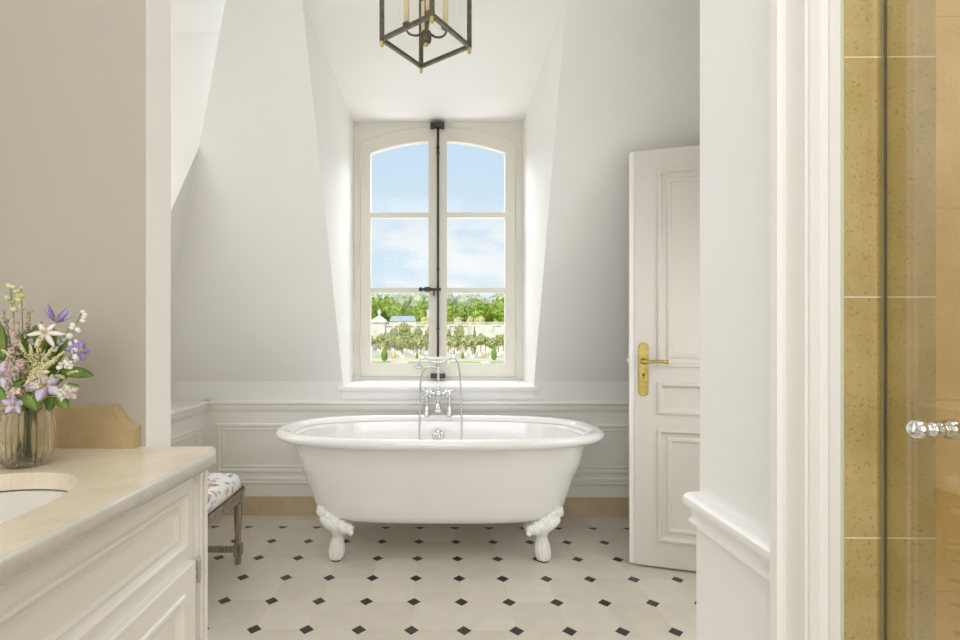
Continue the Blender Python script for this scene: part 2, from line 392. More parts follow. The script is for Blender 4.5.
# side walls and room behind the camera
bm = new(); bx(bm, XR, XR+.1, 1.32, 3.3, 0, CZ)
struct('wall_right', bm, PAINT, 'right wall behind the open door')
bm = new(); bx(bm, XD, -.72, 1.22, 1.335, 0, CZ, bev=.002)
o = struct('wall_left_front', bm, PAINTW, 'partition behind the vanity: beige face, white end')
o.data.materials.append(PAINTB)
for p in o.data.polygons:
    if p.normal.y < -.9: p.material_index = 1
bm = new(); bx(bm, .70, .845, .862, 1.33, 0, CZ, bev=.002); bx(bm, .845, 2.2, 1.10, 1.33, 0, CZ)
struct('wall_right_front', bm, TRIMW, 'white end of the partition beside the shower')
bm = new(); bx(bm, -1.35, -1.25, -1.7, 1.22, 0, CZ); bx(bm, -1.35, 2.2, -1.8, -1.7, 0, CZ)
struct('wall_rear', bm, PAINT, 'walls of the vanity room behind the camera')
# shower stone
bm = new(); bx(bm, .6935, .846, .85, .862, 0, 2.6)
struct('wall_shower_jamb', bm, STONE_J, 'honey limestone shower jamb beside the white door casing')
bm = new(); bx(bm, .846, 2.15, 1.085, 1.10, 0, 2.7); bx(bm, .845, .852, .862, 1.085, 0, 2.7); bx(bm, 2.1, 2.2, -1.0, 1.1, 0, 2.7); bx(bm, .75, 2.2, -1.1, -1.0, 0, 2.7)
bx(bm, .75, 2.2, -1.0, 1.1, 2.65, 2.75)
struct('wall_shower', bm, STONE_I, 'honey limestone walls of the shower behind the glass')
bm = new(); bx(bm, .7, .78, -1.0, .85, 2.35, CZ)
struct('wall_shower_header', bm, TRIMW, 'white wall above the shower opening')

# ---- dado mouldings
fB = lambda a, b, w: (a, YB-w, b)
fL = lambda a, b, w: (XL+w, a, b)
CAP = [(.724, .0), (.724, .030), (.718, .036), (.706, .036), (.700, .030), (.697, .022), (.690, .021), (.672, .020), (.662, .015), (.656, .011), (.650, .009), (.650, 0)]
SK = [(0, 0), (0, .012), (.190, .012), (.198, .020), (.206, .022), (.212, .014), (.222, .014), (.226, .020), (.236, .016), (.240, 0)]
PM = [(0, 0), (.004, .012), (.012, .016), (.022, .013), (.026, .006), (.034, .006), (.038, .010), (.046, .010), (.052, .002), (.056, .001)]
bm = new(); extr(bm, fB, XL, XR, CAP); struct('trim_2', bm, TRIM, 'moulded dado rail along the back wall', angle=30)
bm = new(); extr(bm, fL, 1.337, YB, CAP); struct('trim_3', bm, TRIM, 'moulded dado ledge edge at the left', angle=30)
bm = new(); extr(bm, fB, XL, XR, SK); struct('trim_4', bm, TRIM, 'moulded white skirting board along the back wall', angle=30)
bm = new(); extr(bm, fL, 1.337, YB, SK); struct('trim_5', bm, TRIM, 'moulded white skirting board at the left', angle=30)
bm = new()
for a0, a1 in ((-1.40, -.66), (-.60, .62), (.68, 1.60)): panel(bm, fB, a0, a1, .262, .580, PM)
struct('trim_6', bm, TRIM, 'moulded rectangular panels on the dado behind the bath', angle=30)
bm = new()
for a0, a1 in ((1.42, 2.10), (2.18, 3.07)): panel(bm, fL, a0, a1, .262, .580, PM)
struct('trim_7', bm, TRIM, 'moulded rectangular panels on the low left wall', angle=30)
bm = new(); bx(bm, XL, XR, YB-.020, YB, 0, .118); struct('baseboard_back', bm, STONE_B, 'beige stone skirting along the back wall')
bm = new(); bx(bm, XL, XL+.020, 1.336, YB-.02, 0, .118); struct('baseboard_left', bm, STONE_B, 'beige stone skirting at the left')
# left dado filler surfaces: base of upright wall painted as panelling
bm = new(); bx(bm, XL, XR, YB-.004, YB-.0005, .118, .700); struct('wall_back_dado', bm, TRIM, 'ivory dado panelling behind the bath')

# right partition chair rail + wainscot + casing
fR = lambda a, b, w: (.70-w, a, b)
RAIL = [(.727, 0), (.727, .018), (.724, .034), (.716, .043), (.705, .045), (.695, .041), (.688, .030), (.680, .022), (.664, .018), (.658, .020), (.655, .028), (.649, .029), (.644, .022), (.640, .010), (.640, 0)]
bm = new(); extr(bm, fR, .965, 1.332, RAIL); struct('trim_8', bm, TRIMW, 'white moulded chair rail on the partition end', angle=35)
bm = new(); bx(bm, .692, .70, .97, 1.331, 0, .645); struct('trim_9', bm, TRIMW, 'white wainscot board under the chair rail')
def cy(px, X): r = (px-431.5)/FPX; return X*(1+A*r)/(r-A)
CAS = [(.983, 0)]+[(cy(p, X), .70-X) for p, X in ((770, .655), (777, .655), (782, .664), (786, .668), (798, .668), (801, .662), (805, .662), (808, .667), (810, .664), (820, .669), (822, .6725), (828, .677), (830, .6755), (840, .690))]+[(.857, 0)]
bm = new()
r0 = [bm.verts.new((.70-w, y, 0)) for y, w in CAS]; r1 = [bm.verts.new((.70-w, y, CZ)) for y, w in CAS]
for k in range(len(CAS)-1): bm.faces.new((r0[k], r0[k+1], r1[k+1], r1[k]))
struct('trim_10', bm, TRIM, 'ivory moulded door casing running full height beside the shower', angle=30)
bm = new(); bx(bm, .6905, .6933, .852, .861, 0, 2.4); struct('trim_11', bm, PLASTIC, 'pale green seal strip beside the casing')

# ------------------------------------------------------------------ window
ZC = 1.127; RO, RG = 1.495, 1.395; XM = .0075
def arch(R): return lambda x: ZC+sqrt(R*R-(x-XM)**2)
def aprism(bm, x0, x1, lo, hi, y0, y1, n=1):
    lo = lo if callable(lo) else (lambda x, q=lo: q); hi = hi if callable(hi) else (lambda x, q=hi: q)
    cols = []
    for i in range(n+1):
        x = x0+(x1-x0)*i/n
        cols.append([bm.verts.new(p) for p in ((x, y0, lo(x)), (x, y0, hi(x)), (x, y1, hi(x)), (x, y1, lo(x)))])
    for a, b in zip(cols, cols[1:]):
        for k in range(4): bm.faces.new((a[k], b[k], b[(k+1) % 4], a[(k+1) % 4]))
    bm.faces.new(cols[0]); bm.faces.new(cols[-1])
win = bpy.data.objects.new('window_1', None); C.objects.link(win); win['kind'] = 'structure'; win['label'] = 'arched white casement window over the garden'
bm = new()
aprism(bm, -.597, -.547, .812, DW, YW, YW+.08); aprism(bm, .562, .612, .812, DW, YW, YW+.08)
aprism(bm, -.547, .562, arch(RO+.002), DW, YW, YW+.08, 28); aprism(bm, -.547, .562, .812, .834, YW, YW+.08)
obj('window_frame', bm, WINP, win)
zt = [(1.976, 2.013), (1.437, 1.474)]
for side in (0, 1):
    x0, x1, g0, g1 = ((-.5445, XM-.0005, -.475, -.060), (XM+.0005, .5595, .071, .486))[side]
    bm = new(); y0, y1 = YW-.004, YW+.045
    aprism(bm, x0, g0, .838, arch(RO-.001), y0, y1, 3); aprism(bm, g1, x1, .838, arch(RO-.001), y0, y1, 3)
    aprism(bm, g0, g1, arch(RG), arch(RO-.001), y0, y1, 16); aprism(bm, g0, g1, .838, .929, y0, y1)
    for a, b in zt: aprism(bm, g0, g1, a, b, y0+.008, y1-.008)
    # glazing beads and drip rail
    bx(bm, g0-.004, g1+.004, y0-.004, y0+.004, .900, .932)
    cs = obj('casement', bm, WINP, win)
    bm = new()
    for za, zb in ((.929, 1.437), (1.474, 1.976)): aprism(bm, g0, g1, za, zb, YW+.022, YW+.026)
    aprism(bm, g0, g1, 2.013, arch(RG), YW+.022, YW+.026, 16)
    obj('pane', bm, PANE, cs)
bm = new(); aprism(bm, XM-.030, XM+.030, .85, 2.60, YW-.020, YW-.004); aprism(bm, XM-.022, XM+.022, .85, 2.60, YW-.026, YW-.020)
obj('meeting_stile', bm, WINP, win)
# hinges
for hx in (-.5465, .5615):
    for z0 in (2.28, 1.62, .98):
        bm = new(); lathe(bm, [(.0, 0), (.006, .004), (.006, .088), (.006, .092), (.006, .176), (0, .18)], 10, (hx, YW-.008, z0))
        obj('hinge', bm, WINP, win, smooth=True)
# espagnolette bolt
yE = YW-.040
bm = new(); tube(bm, [(XM, yE, .868), (XM, yE, 2.60)], .0085, 12)
for z in (2.42, 2.46, 1.60, 1.18, .95): lathe(bm, [(.0, -.02), (.0105, -.016), (.0075, -.008), (.015, 0), (.0075, .008), (.0105, .016), (0, .02)], 12, (XM, yE, z))
bolt = obj('bolt_rod', bm, IRON, win, smooth=True)
bm = new(); bx(bm, XM-.055, XM+.045, yE-.012, YW-.004, 2.602, 2.638, bev=.003); obj('bolt_keeper', bm, IRON, win)
bm = new(); bx(bm, XM-.052, XM+.052, yE-.006, YW-.002, .830, .862, bev=.003); obj('bolt_keeper', bm, IRON, win)
bm = new(); zz = 1.458
lathe(bm, [(0, -.022), (.010, -.02), (.012, 0), (.009, .012), (.007, .03), (.010, .045), (.017, .062), (.021, .082), (.013, .100), (.011, .108), (.017, .118), (.016, .130), (0, .137)], 16, (XM, yE-.014, zz), ax=Matrix(((0, 0, -1), (0, 1, 0), (1, 0, 0))))
bx(bm, XM-.034, XM-.026, yE-.014, yE+.03, zz-.045, zz-.005)
obj('handle', bm, IRON, bolt, smooth=True)

# ------------------------------------------------------------------ door (open, right)
door = bpy.data.objects.new('door_1', None); C.objects.link(door); door['kind'] = 'structure'; door['label'] = 'open ivory panelled door with brass handle at the right'
DO = Vector((.975, 2.458, 0)); du = Vector((.960, -.279, 0)); dn = Vector((-.279, -.960, 0))
fD = lambda a, b, w: DO+du*a+dn*w+Vector((0, 0, b))
bm = new()
As = [0, .103, .630, .735]; Bs = [.012, .135, .686, .755, .911, .984, 1.945, 2.045]
gridface(bm, fD, As, Bs, {(1, 1), (1, 3), (1, 5)})
for b0, b1 in ((.135, .686), (.755, .911), (.984, 1.945)):
    big = (b1-b0) > .3
    pr = [(0, 0), (.003, .009), (.014, .011), (.020, .003), (.024, -.006)]
    pr += [(.040, -.008), (.048, -.002), (.058, -.001), (.066, -.010), (.070, -.011)] if big else [(.030, -.010)]
    panel(bm, fD, As[1], As[2], b0, b1, pr)
poly(bm, [fD(0, .012, 0), fD(0, .012, -.04), fD(0, 2.045, -.04), fD(0, 2.045, 0)])
poly(bm, [fD(.735, .012, 0), fD(.735, .012, -.04), fD(.735, 2.045, -.04), fD(.735, 2.045, 0)])
poly(bm, [fD(0, .012, -.04), fD(.735, .012, -.04), fD(.735, 2.045, -.04), fD(0, 2.045, -.04)])
poly(bm, [fD(0, 2.045, 0), fD(.735, 2.045, 0), fD(.735, 2.045, -.04), fD(0, 2.045, -.04)])
poly(bm, [fD(0, .012, 0), fD(.735, .012, 0), fD(.735, .012, -.04), fD(0, .012, -.04)])
obj('door_leaf', bm, DOORP, door, angle=30)
bm = new(); bx(bm, -.024, .001, -.030, -.004, .012, 2.045, f=lambda a, w, b: fD(a, b, w), bev=.006)
obj('edge_lip', bm, TRIMW, door, angle=50)  # lip coloured whiter than the leaf to imitate caught window light
bm = new()   # handle plate: stadium
cx, hw, zb, ztp = .040, .0235, .838, 1.104
pts = [(cx+hw*cos(t), ztp-hw+hw*sin(t)) for t in [pi*k/12 for k in range(13)]]+[(cx-hw*cos(t), zb+hw-hw*sin(t)) for t in [pi*k/12 for k in range(13)]]
for wA, wB, s in ((0, .004, 1), (.004, .007, .86)):
    lo = [bm.verts.new(fD(cx+(a-cx)*s, (b-(zb+ztp)/2)*(1-(1-s)*.18)+(zb+ztp)/2, wA)) for a, b in pts]
    hi = [bm.verts.new(fD(cx+(a-cx)*s*.95, (b-(zb+ztp)/2)*(1-(1-s)*.18)*.99+(zb+ztp)/2, wB)) for a, b in pts]
    for k in range(len(pts)): bm.faces.new((lo[k], lo[(k+1) % len(pts)], hi[(k+1) % len(pts)], hi[k]))
    bm.faces.new(hi)
plate = obj('handle_plate', bm, BRASS, door, angle=40)
bm = new(); hz = 1.012
tube(bm, [fD(cx, hz, .006), fD(cx, hz, .014), fD(cx, hz, .02), fD(cx, hz, .05)], [.016, .016, .010, .009], 14)
tube(bm, spline([fD(cx-.006, hz, .05), fD(cx+.02, hz, .052), fD(cx+.07, hz+.002, .05), fD(cx+.095, hz, .045), fD(cx+.107, hz-.002, .045)], 4), [.009]*5+[.0075]*4+[.009]*4+[.011]*3+[.008], 12)
obj('lever', bm, BRASS, plate, smooth=True)
bm = new(); tube(bm, [fD(cx, .945, .006), fD(cx, .945, .0085)], .006, 10); bx(bm, cx-.002, cx+.002, .006, .0085, .928, .945, f=lambda a, w, b: fD(a, b, w))
obj('keyhole', bm, RUBBER, plate)
bm = new(); bx(bm, -.026, -.020, -.024, -.010, .93, 1.10, f=lambda a, w, b: fD(a, b, w)); bx(bm, -.034, -.02, -.024, -.012, 1.005, 1.025, f=lambda a, w, b: fD(a, b, w))
obj('lock_edge', bm, HINGE, door)

# ------------------------------------------------------------------ bathtub
tub = thing('bathtub', 'white double-ended roll-top bathtub standing on clawed feet below the window', 'bathtub', (.013, 2.68, 0))
def ring(L, Wd, z, ex, n=96):
    r = []
    for k in range(n):
        t = 2*pi*k/n; c, s = cos(t), sin(t)
        r.append(Vector((L*math.copysign(abs(c)**(2/ex), c), Wd*math.copysign(abs(s)**(2/ex), s), z)))
    return r
def loft(bm, rings, cap0=True, cap1=True):
    R = [[bm.verts.new(v) for v in r] for r in rings]
    n = len(R[0])
    for a, b in zip(R, R[1:]):
        for k in range(n): bm.faces.new((a[k], a[(k+1) % n], b[(k+1) % n], b[k]))
    if cap0: bm.faces.new(R[0])
    if cap1: bm.faces.new(R[-1])
body = [(.30, .10, .203, 3), (.50, .19, .204, 3.2), (.59, .235, .210, 3.3), (.63, .255, .225, 3.3), (.648, .266, .25, 3.3), (.665, .273, .30, 3.2), (.69, .283, .37, 3.1), (.715, .293, .45, 3.0), (.74, .303, .53, 2.9), (.762, .316, .595, 2.8)]
rim = [(.762, .314, .597, 2.8), (.800, .336, .594, 2.75), (.835, .358, .598, 2.7), (.856, .374, .608, 2.65), (.866, .381, .622, 2.65), (.864, .379, .636, 2.65), (.853, .370, .646, 2.65), (.836, .354, .650, 2.7), (.812, .337, .647, 2.75), (.795, .325, .638, 2.8), (.782, .315, .620, 2.8)]
inner = [(.781, .314, .618, 2.8), (.765, .305, .56, 2.8), (.745, .292, .48, 2.8), (.715, .278, .40, 2.7), (.68, .262, .33, 2.65), (.63, .24, .275, 2.6), (.55, .20, .245, 2.5), (.40, .13, .236, 2.3), (.2, .04, .235, 2.1)]
bm = new(); loft(bm, [ring(*p) for p in body], True, False); obj('tub_body', bm, ENAMELM, tub, smooth=True)
bm = new(); loft(bm, [ring(*p) for p in rim], False, False); obj('rim', bm, ENAMEL, tub, smooth=True)
bm = new(); loft(bm, [ring(*p) for p in inner], False, True); obj('basin', bm, ENAMEL, tub, smooth=True)
def foot(sx, sy):
    bm = new(); X0, Y0 = sx*.513, sy*.160
    fl = lambda t, h: 1+(.085*cos(11*t) if h < .118 else 0)
    prof = [(0, .006), (.026, .006), (.033, .012), (.037, .03), (.039, .05), (.036, .075), (.031, .100), (.028, .118), (.029, .130), (.037, .140), (.040, .148), (.034, .156), (.02, .175)]
    lean = [.0]*len(prof)
    rings = []
    for r, h in prof:
        t_ = h/.175; off = .012*(1-t_)*sx
        rings.append([Vector((X0+off+max(r, .001)*fl(2*pi*k/66, h)*cos(2*pi*k/66), Y0+sy*.010*(1-t_)+max(r, .001)*.95*fl(2*pi*k/66, h)*sin(2*pi*k/66), h)) for k in range(66)])
    loft(bm, rings)
    ft = obj('claw_foot', bm, FOOTM, tub, smooth=True)
    bm = new()   # acanthus wing hugging the tub's lower corner
    for k in range(5):
        t_ = k/4; x = X0+sx*(-.060+.142*t_); y = Y0+sy*(.058-.040*t_**1.5); z = .168+.074*t_**1.25
        r = .026+.002*t_+.004*sin(pi*t_)
        ball(bm, (x, y, z+.008), r, 3, (1.05, 1.0, .95))
        ball(bm, (x-sx*.012, y+sy*.014, z-.004), r*.62, 2)
        ball(bm, (x+sx*.010, y+sy*.008, z+.024), r*.55, 2)
    rot = Matrix.Rotation(-sx*radians(27), 4, 'Y')
    ball(bm, (X0+sx*.014, Y0+sy*.035, .190), .033, 3, (2.6, 1.2, 1.1), rot)
    ball(bm, (X0, Y0+sy*.022, .155), .036, 3, (1.0, 1.0, .6))
    obj('acanthus_scroll', bm, FOOTM, ft, smooth=True)
    bm = new(); lathe(bm, [(.0, 0), (.024, 0), (.026, .003), (.024, .007), (0, .0075)], 24, (X0+.012*sx, Y0+sy*.010, 0)); obj('foot_pad', bm, RUBBER, ft)
for sx in (-1, 1):
    for sy in (-1, 1): foot(sx, sy)
# overflow on the far inner side
bm = new(); xo = -.006
lathe(bm, [(0, 0), (.034, 0), (.036, .004), (.030, .008), (.020, .010), (.017, .022), (.012, .028), (0, .030)], 24, (xo, .298, .535), ax=Matrix(((1, 0, 0), (0, 0, -1), (0, 1, 0))))
obj('overflow', bm, CHROME, tub, smooth=True)

# ------------------------------------------------------------------ bath mixer
mx0 = .008; my0 = 2.68+.352
mix = thing('bath_mixer', 'chrome bath mixer with hand shower mounted on the far rim of the bathtub', 'tap', (mx0, my0, .647))
for s in (-1, 1):
    bm = new(); lathe(bm, [(0, 0), (.022, 0), (.022, .004), (.016, .009), (.018, .03), (.017, .036), (.013, .046), (.0125, .06), (.0115, .108), (.016, .112), (.016, .122), (0, .123)], 20, (s*.069, 0, 0))
    obj('pillar', bm, CHROME, mix, smooth=True)
bm = new()
tube(bm, [(-.069, 0, .135), (-.045, 0, .135), (0, 0, .135), (.045, 0, .135), (.069, 0, .135)], [.014, .0115, .013, .0115, .014], 16)
for s in (-1, 1): ball(bm, (s*.069, 0, .135), .019, 3)
ball(bm, (0, 0, .133), .026, 3); tube(bm, [(0, 0, .133), (0, -.04, .133), (0, -.048, .133)], [.02, .018, .012], 18)
for s in (-1, 1):
    tube(bm, [(s*.036, 0, .135), (s*.046, 0, .135)], .018, 16)
obj('mixer_body', bm, CHROME, mix, smooth=True)
for s in (-1, 1):
    bm = new(); c = Vector((s*.069, -.028, .137))
    tube(bm, [(s*.069, -.012, .137), c, (s*.069, -.036, .137)], [.010, .012, .008], 14)
    for k in range(4):
        a = pi/4+k*pi/2; d = Vector((cos(a), 0, sin(a)))
        tube(bm, [c, c+d*.020, c+d*.026], [.0045, .0045, .007], 10)
        ball(bm, c+d*.028, .0075, 2)
    hd = obj('cross_handle', bm, CHROME, mix, smooth=True)
    bm = new(); tube(bm, [(s*.069, -.036, .137), (s*.069, -.040, .137)], .010, 16); obj('ceramic_button', bm, CERAM, hd)
bm = new()
tube(bm, spline([(0, -.03, .125), (0, -.052, .112), (0, -.072, .085), (0, -.082, .050)], 5), [.012, .012, .012, .012, .012, .012, .013, .013, .014, .015, .016, .017, .018, .019, .020, .021], 18)
lathe(bm, [(0, -.012), (.020, -.012), (.024, -.006), (.024, .004), (.018, .01), (0, .011)], 20, (0, -.083, .042))
obj('spout', bm, CHROME, mix, smooth=True)
bm = new()
lathe(bm, [(0, .15), (.014, .15), (.015, .165), (.010, .172), (.007, .18), (.007, .255), (.011, .262), (.012, .272), (.007, .28), (.006, .32), (.010, .325), (0, .33)], 18)
bx(bm, -.045, .045, -.006, .006, .322, .330, bev=.002)
for s in (-1, 1): tube(bm, spline([(s*.045, 0, .326), (s*.055, -.004, .330), (s*.058, -.004, .345)], 4), .005, 8)
tube(bm, [(0, 0, .325), (0, 0, .345)], .008, 10)
obj('cradle', bm, CHROME, mix, smooth=True)
bm = new(); yh = -.004; zh = .349
tube(bm, [(-.085, yh, zh), (-.05, yh, zh), (.05, yh, zh), (.075, yh, zh)], [.010, .009, .009, .012], 14)
hs = obj('hand_shower_grip', bm, CERAM, mix, smooth=True)
bm = new()
tube(bm, spline([(-.085, yh, zh), (-.105, yh, zh-.002), (-.118, yh, zh-.012), (-.122, yh, zh-.03)], 4), .009, 12)
lathe(bm, [(0, -.052), (.028, -.050), (.031, -.044), (.026, -.034), (.012, -.026), (.010, -.015), (0, -.012)], 24, (-.122, yh, zh-.012))
obj('shower_rose', bm, CHROME, hs, smooth=True)
bm = new()
hose = spline([(.075, yh, zh), (.100, yh, zh-.002), (.122, yh-.01, zh-.04), (.132, yh-.05, .22), (.136, yh-.10, .05), (.13, yh-.15, -.13), (.06, yh-.20, -.30), (-.03, yh-.20, -.31), (-.105, yh-.15, -.13), (-.108, yh-.08, .06), (-.108, yh-.03, .20), (-.088, yh+.0, .275), (-.05, yh+.01, .292), (-.01, yh+.0, .285)], 10)
tube(bm, hose, .0052, 10); obj('hose', bm, mat('steel_hose', (.50, .50, .49), .3, 1), mix, smooth=True)

# ------------------------------------------------------------------ lantern
LS, LZ = .239, 2.243
cen = (Vector(rx(433.6, 13, 1.705*1.0))) 
h = 1.10
near = Vector((.0066*h-.011*1.55*h, 1.55*h, 0)); lef = Vector((-.168*h-.011*1.681*h, 1.681*h, 0)); rig = Vector((.1306*h-.011*1.728*h, 1.728*h, 0)); far = Vector((-.0428*h-.011*1.844*h, 1.844*h, 0))
ctr = (near+lef+rig+far)/4; ang = math.atan2((near-lef).y, (near-lef).x)
lan = thing('lantern', 'square dark bronze glass lantern with candle lights hanging from the ceiling', 'lantern', (ctr.x, ctr.y, LZ), ang)
hs_ = .1175; HL = .42
bm = new(); q = .0065
for sx in (-1, 1):
    for sy in (-1, 1):
        bx(bm, sx*hs_-q, sx*hs_+q, sy*hs_-q, sy*hs_+q, -.006, HL)
for z in (0, HL-.006):
    for s in (-1, 1):
        bx(bm, -hs_, hs_, s*hs_-q*.9, s*hs_+q*.9, z-.006, z+.008); bx(bm, s*hs_-q*.9, s*hs_+q*.9, -hs_, hs_, z-.006, z+.008)
obj('frame', bm, LANT, lan)
bm = new()
for s in (-1, 1): bx(bm, -hs_+q, hs_-q, s*hs_-.001, s*hs_+.001, .008, HL-.006); bx(bm, s*hs_-.001, s*hs_+.001, -hs_+q, hs_-q, .008, HL-.006)
obj('glass', bm, LGLASS, lan)
for sx in (-1, 1):
    for sy in (-1, 1):
        bm = new(); lathe(bm, [(0, -.026), (.004, -.025), (.0075, -.019), (.0045, -.013), (.008, -.009), (.008, -.004), (0, -.003)], 14, (sx*hs_, sy*hs_, -.002)); obj('brass_finial', bm, BRASS, lan, smooth=True)
bm = new()
for sx in (-1, 1):
    for sy in (-1, 1): tube(bm, spline([(sx*hs_, sy*hs_, HL), (sx*.07, sy*.07, HL+.03), (sx*.03, sy*.03, HL+.09), (0, 0, HL+.12)], 5), .005, 8)
lathe(bm, [(0, HL+.11), (.02, HL+.11), (.02, HL+.125), (.006, HL+.135), (.006, 2.95-LZ-.03), (.05, 2.95-LZ-.02), (.055, 2.95-LZ), (0, 2.95-LZ)], 20)
obj('hanging_stem', bm, LANT, lan, smooth=True)
bm = new(); hz_ = .036
lathe(bm, [(0, -.012), (.018, -.012), (.020, -.004), (.020, .022), (.016, .028), (.006, .032), (.005, HL+.11), (0, HL+.11)], 20, (0, 0, hz_-.02))
obj('hub', bm, LANT, lan, smooth=True)
bm = new(); lathe(bm, [(0, -.016), (.007, -.014), (.009, -.006), (.006, 0), (0, .001)], 14, (0, 0, hz_-.032)); obj('brass_finial', bm, BRASS, lan, smooth=True)
for k in range(4):
    a = k*pi/2-ang+radians(8); d = Vector((cos(a), sin(a), 0)); u = Vector((0, 0, 1))
    bm = new(); tube(bm, spline([d*.015+u*(hz_+.002), d*.036+u*(hz_-.010), d*.062+u*(hz_-.006), d*.076+u*(hz_+.010), d*.074+u*(hz_+.022)], 5), .0042, 8)
    lathe(bm, [(0, 0), (.008, .0), (.016, .008), (.016, .011), (.009, .012), (.009, .02), (0, .02)], 16, d*.074+u*(hz_+.02))
    ar = obj('candle_arm', bm, LANT, lan, smooth=True)
    bm = new(); lathe(bm, [(0, 0), (.0108, 0), (.0108, .13), (.007, .133), (0, .133)], 14, d*.074+u*(hz_+.036)); obj('candle_sleeve', bm, WAX, ar, smooth=True)
    bm = new(); lathe(bm, [(0, 0), (.006, .002), (.008, .014), (.005, .03), (.0015, .042), (0, .043)], 12, d*.074+u*(hz_+.169)); obj('bulb', bm, mat('clear_bulb', (.95, .93, .88), .1, 0, **{'Transmission Weight': .7}) if k == 0 else bpy.data.materials['clear_bulb'], ar, smooth=True)

# ------------------------------------------------------------------ vanity
van = thing('vanity_cabinet', 'ivory panelled vanity cabinet under the stone worktop at the left', 'cabinet', (-.9, .6, 0))
off = Vector((.9, -.6, 0))
def vp(x, y, z): return Vector((x, y, z))+off
XF = -.575
fV = lambda a, b, w: vp(XF+w, a, b)
bm = new()
bx(bm, -1.245, XF-.016, -.35, 1.19, .10, .834, f=vp); bx(bm, -1.245, XF-.04, -.35, 1.19, 0, .10, f=vp)
gridface(bm, fV, [-.35, .30, .48, 1.137, 1.165], [.60, .655, .783, .834], {(2, 1), (0, 1)}, w=.0)
poly(bm, [fV(-.35, .10, 0), fV(1.165, .10, 0), fV(1.165, .60, 0), fV(-.35, .60, 0)])
obj('carcass', bm, VANP, van)
REC = [(0, 0), (.004, .006), (.010, .007), (.014, .002), (.018, -.008), (.026, -.011), (.030, -.004), (.034, -.0145)]
for a0, a1 in ((.48, 1.137), (-.35, .30)):
    bm = new(); panel(bm, fV, a0, a1, .655, .783, REC); obj('drawer_front', bm, VANP, van, angle=30)
for a0, a1 in ((.50, 1.135), (-.33, .30)):
    bm = new(); panel(bm, fV, a0, a1, .11, .628, [(0, 0), (0, .018), (.003, .021), (.050, .021), (.054, .026), (.062, .026), (.068, .016), (.073, .010), (.085, .008), (.092, .014), (.100, .015)])
    d_ = obj('cabinet_door', bm, VANP, van, angle=30)
    bm = new(); kx = a0+.03
    lathe(bm, [(0, 0), (.008, 0), (.006, .01), (.014, .02), (.012, .028), (0, .03)], 16, fV(kx, .45, .021), ax='X'); obj('knob', bm, BRASS, d_, smooth=True)
    for zz in (.57, .17):
        bm = new(); lathe(bm, [(0, 0), (.005, .003)]+[(.0055 if i % 2 else .004, .006+i*.009) for i in range(6)]+[(0, .062)], 10, fV(a1+.010, zz, .022)); obj('hinge', bm, HINGE, d_, smooth=True)
bm = new()   # corner pilaster with grooves
bx(bm, 1.165, 1.205, -.03, .012, 0, .834, f=lambda a, w, b: fV(a, b, w))
bx(bm, 1.168, 1.176, .012, .016, 0.0, .834, f=lambda a, w, b: fV(a, b, w), bev=.002); bx(bm, 1.190, 1.203, .012, .017, 0.0, .834, f=lambda a, w, b: fV(a, b, w), bev=.002)
bx(bm, 1.165, 1.205, -.03, .020, 0.0, .10, f=lambda a, w, b: fV(a, b, w))
obj('corner_pilaster', bm, VANP, van)
# worktop with oval cut-out
CTZ = .87
outline = [(-1.248, -.35), (-.573, -.35), (-.531, 1.165), (-.552, 1.2185), (-1.248, 1.2185)]
SC = (-.795, .765); SA, SB = .155, .222
bm = new()
def sup(n_, a, b, ex=2.4):
    return [(SC[0]+a*math.copysign(abs(cos(t))**(2/ex), cos(t)), SC[1]+b*math.copysign(abs(sin(t))**(2/ex), sin(t))) for t in [2*pi*k/n_ for k in range(n_)]]
hole = sup(64, SA, SB)
ov = [bm.verts.new((x, y, CTZ)) for x, y in outline]; hv = [bm.verts.new((x, y, CTZ)) for x, y in hole]
es = [bm.edges.new((ov[k], ov[(k+1) % 5])) for k in range(5)]+[bm.edges.new((hv[k], hv[(k+1) % 64])) for k in range(64)]
bmesh.ops.triangle_fill(bm, edges=es, use_beauty=True)
inner_v = [bm.verts.new((x, y, CTZ-.033)) for x, y in sup(64, SA-.001, SB-.001)]
for k in range(64): bm.faces.new((hv[k], hv[(k+1) % 64], inner_v[(k+1) % 64], inner_v[k]))
topw = obj('worktop', bm, STONE_C); tag(topw, 'beige limestone worktop with an oval sink opening on the vanity cabinet', 'worktop')
bm = new()   # eased polished edge
prof = [(0, 0), (.004, -.0008), (.007, -.004), (.009, -.008), (.009, -.026), (.007, -.031), (.003, -.0345), (-.02, -.035)]
ow = [Vector(p) for p in outline]
cenv = Vector((-.9, .43))
loops = []
for w, dz in prof:
    lp = []
    for k in range(5):
        p0, p1, p2 = ow[k-1], ow[k], ow[(k+1) % 5]
        n1 = Vector(((p1-p0).y, -(p1-p0).x)).normalized(); n2 = Vector(((p2-p1).y, -(p2-p1).x)).normalized()
        m_ = (n1+n2)/(1+n1.dot(n2)); ww = w
        pt = p1+m_*ww
        if k in (0, 4): pt.x = -1.248
        if k in (3, 4): pt.y = 1.2185
        lp.append(bm.verts.new((pt.x, pt.y, CTZ+dz)))
    loops.append(lp)
for a, b in zip(loops, loops[1:]):
    for k in range(5): bm.faces.new((a[k], a[(k+1) % 5], b[(k+1) % 5], b[k]))
obj('polished_edge', bm, STONE_E, topw, angle=40)
# sink
bm = new(); loft(bm, [[Vector((SC[0]+(x-SC[0])*s, SC[1]+(y-SC[1])*s, z)) for x, y in sup(64, SA+.008, SB+.008)] for s, z in ((1.03, .8335), (1, .8335), (.97, .81), (.92, .77), (.82, .735), (.6, .72), (.2, .715))], False, True)
snk = obj('washbasin', bm, CERAM, smooth=True); tag(snk, 'white oval washbasin set under the limestone worktop', 'washbasin')
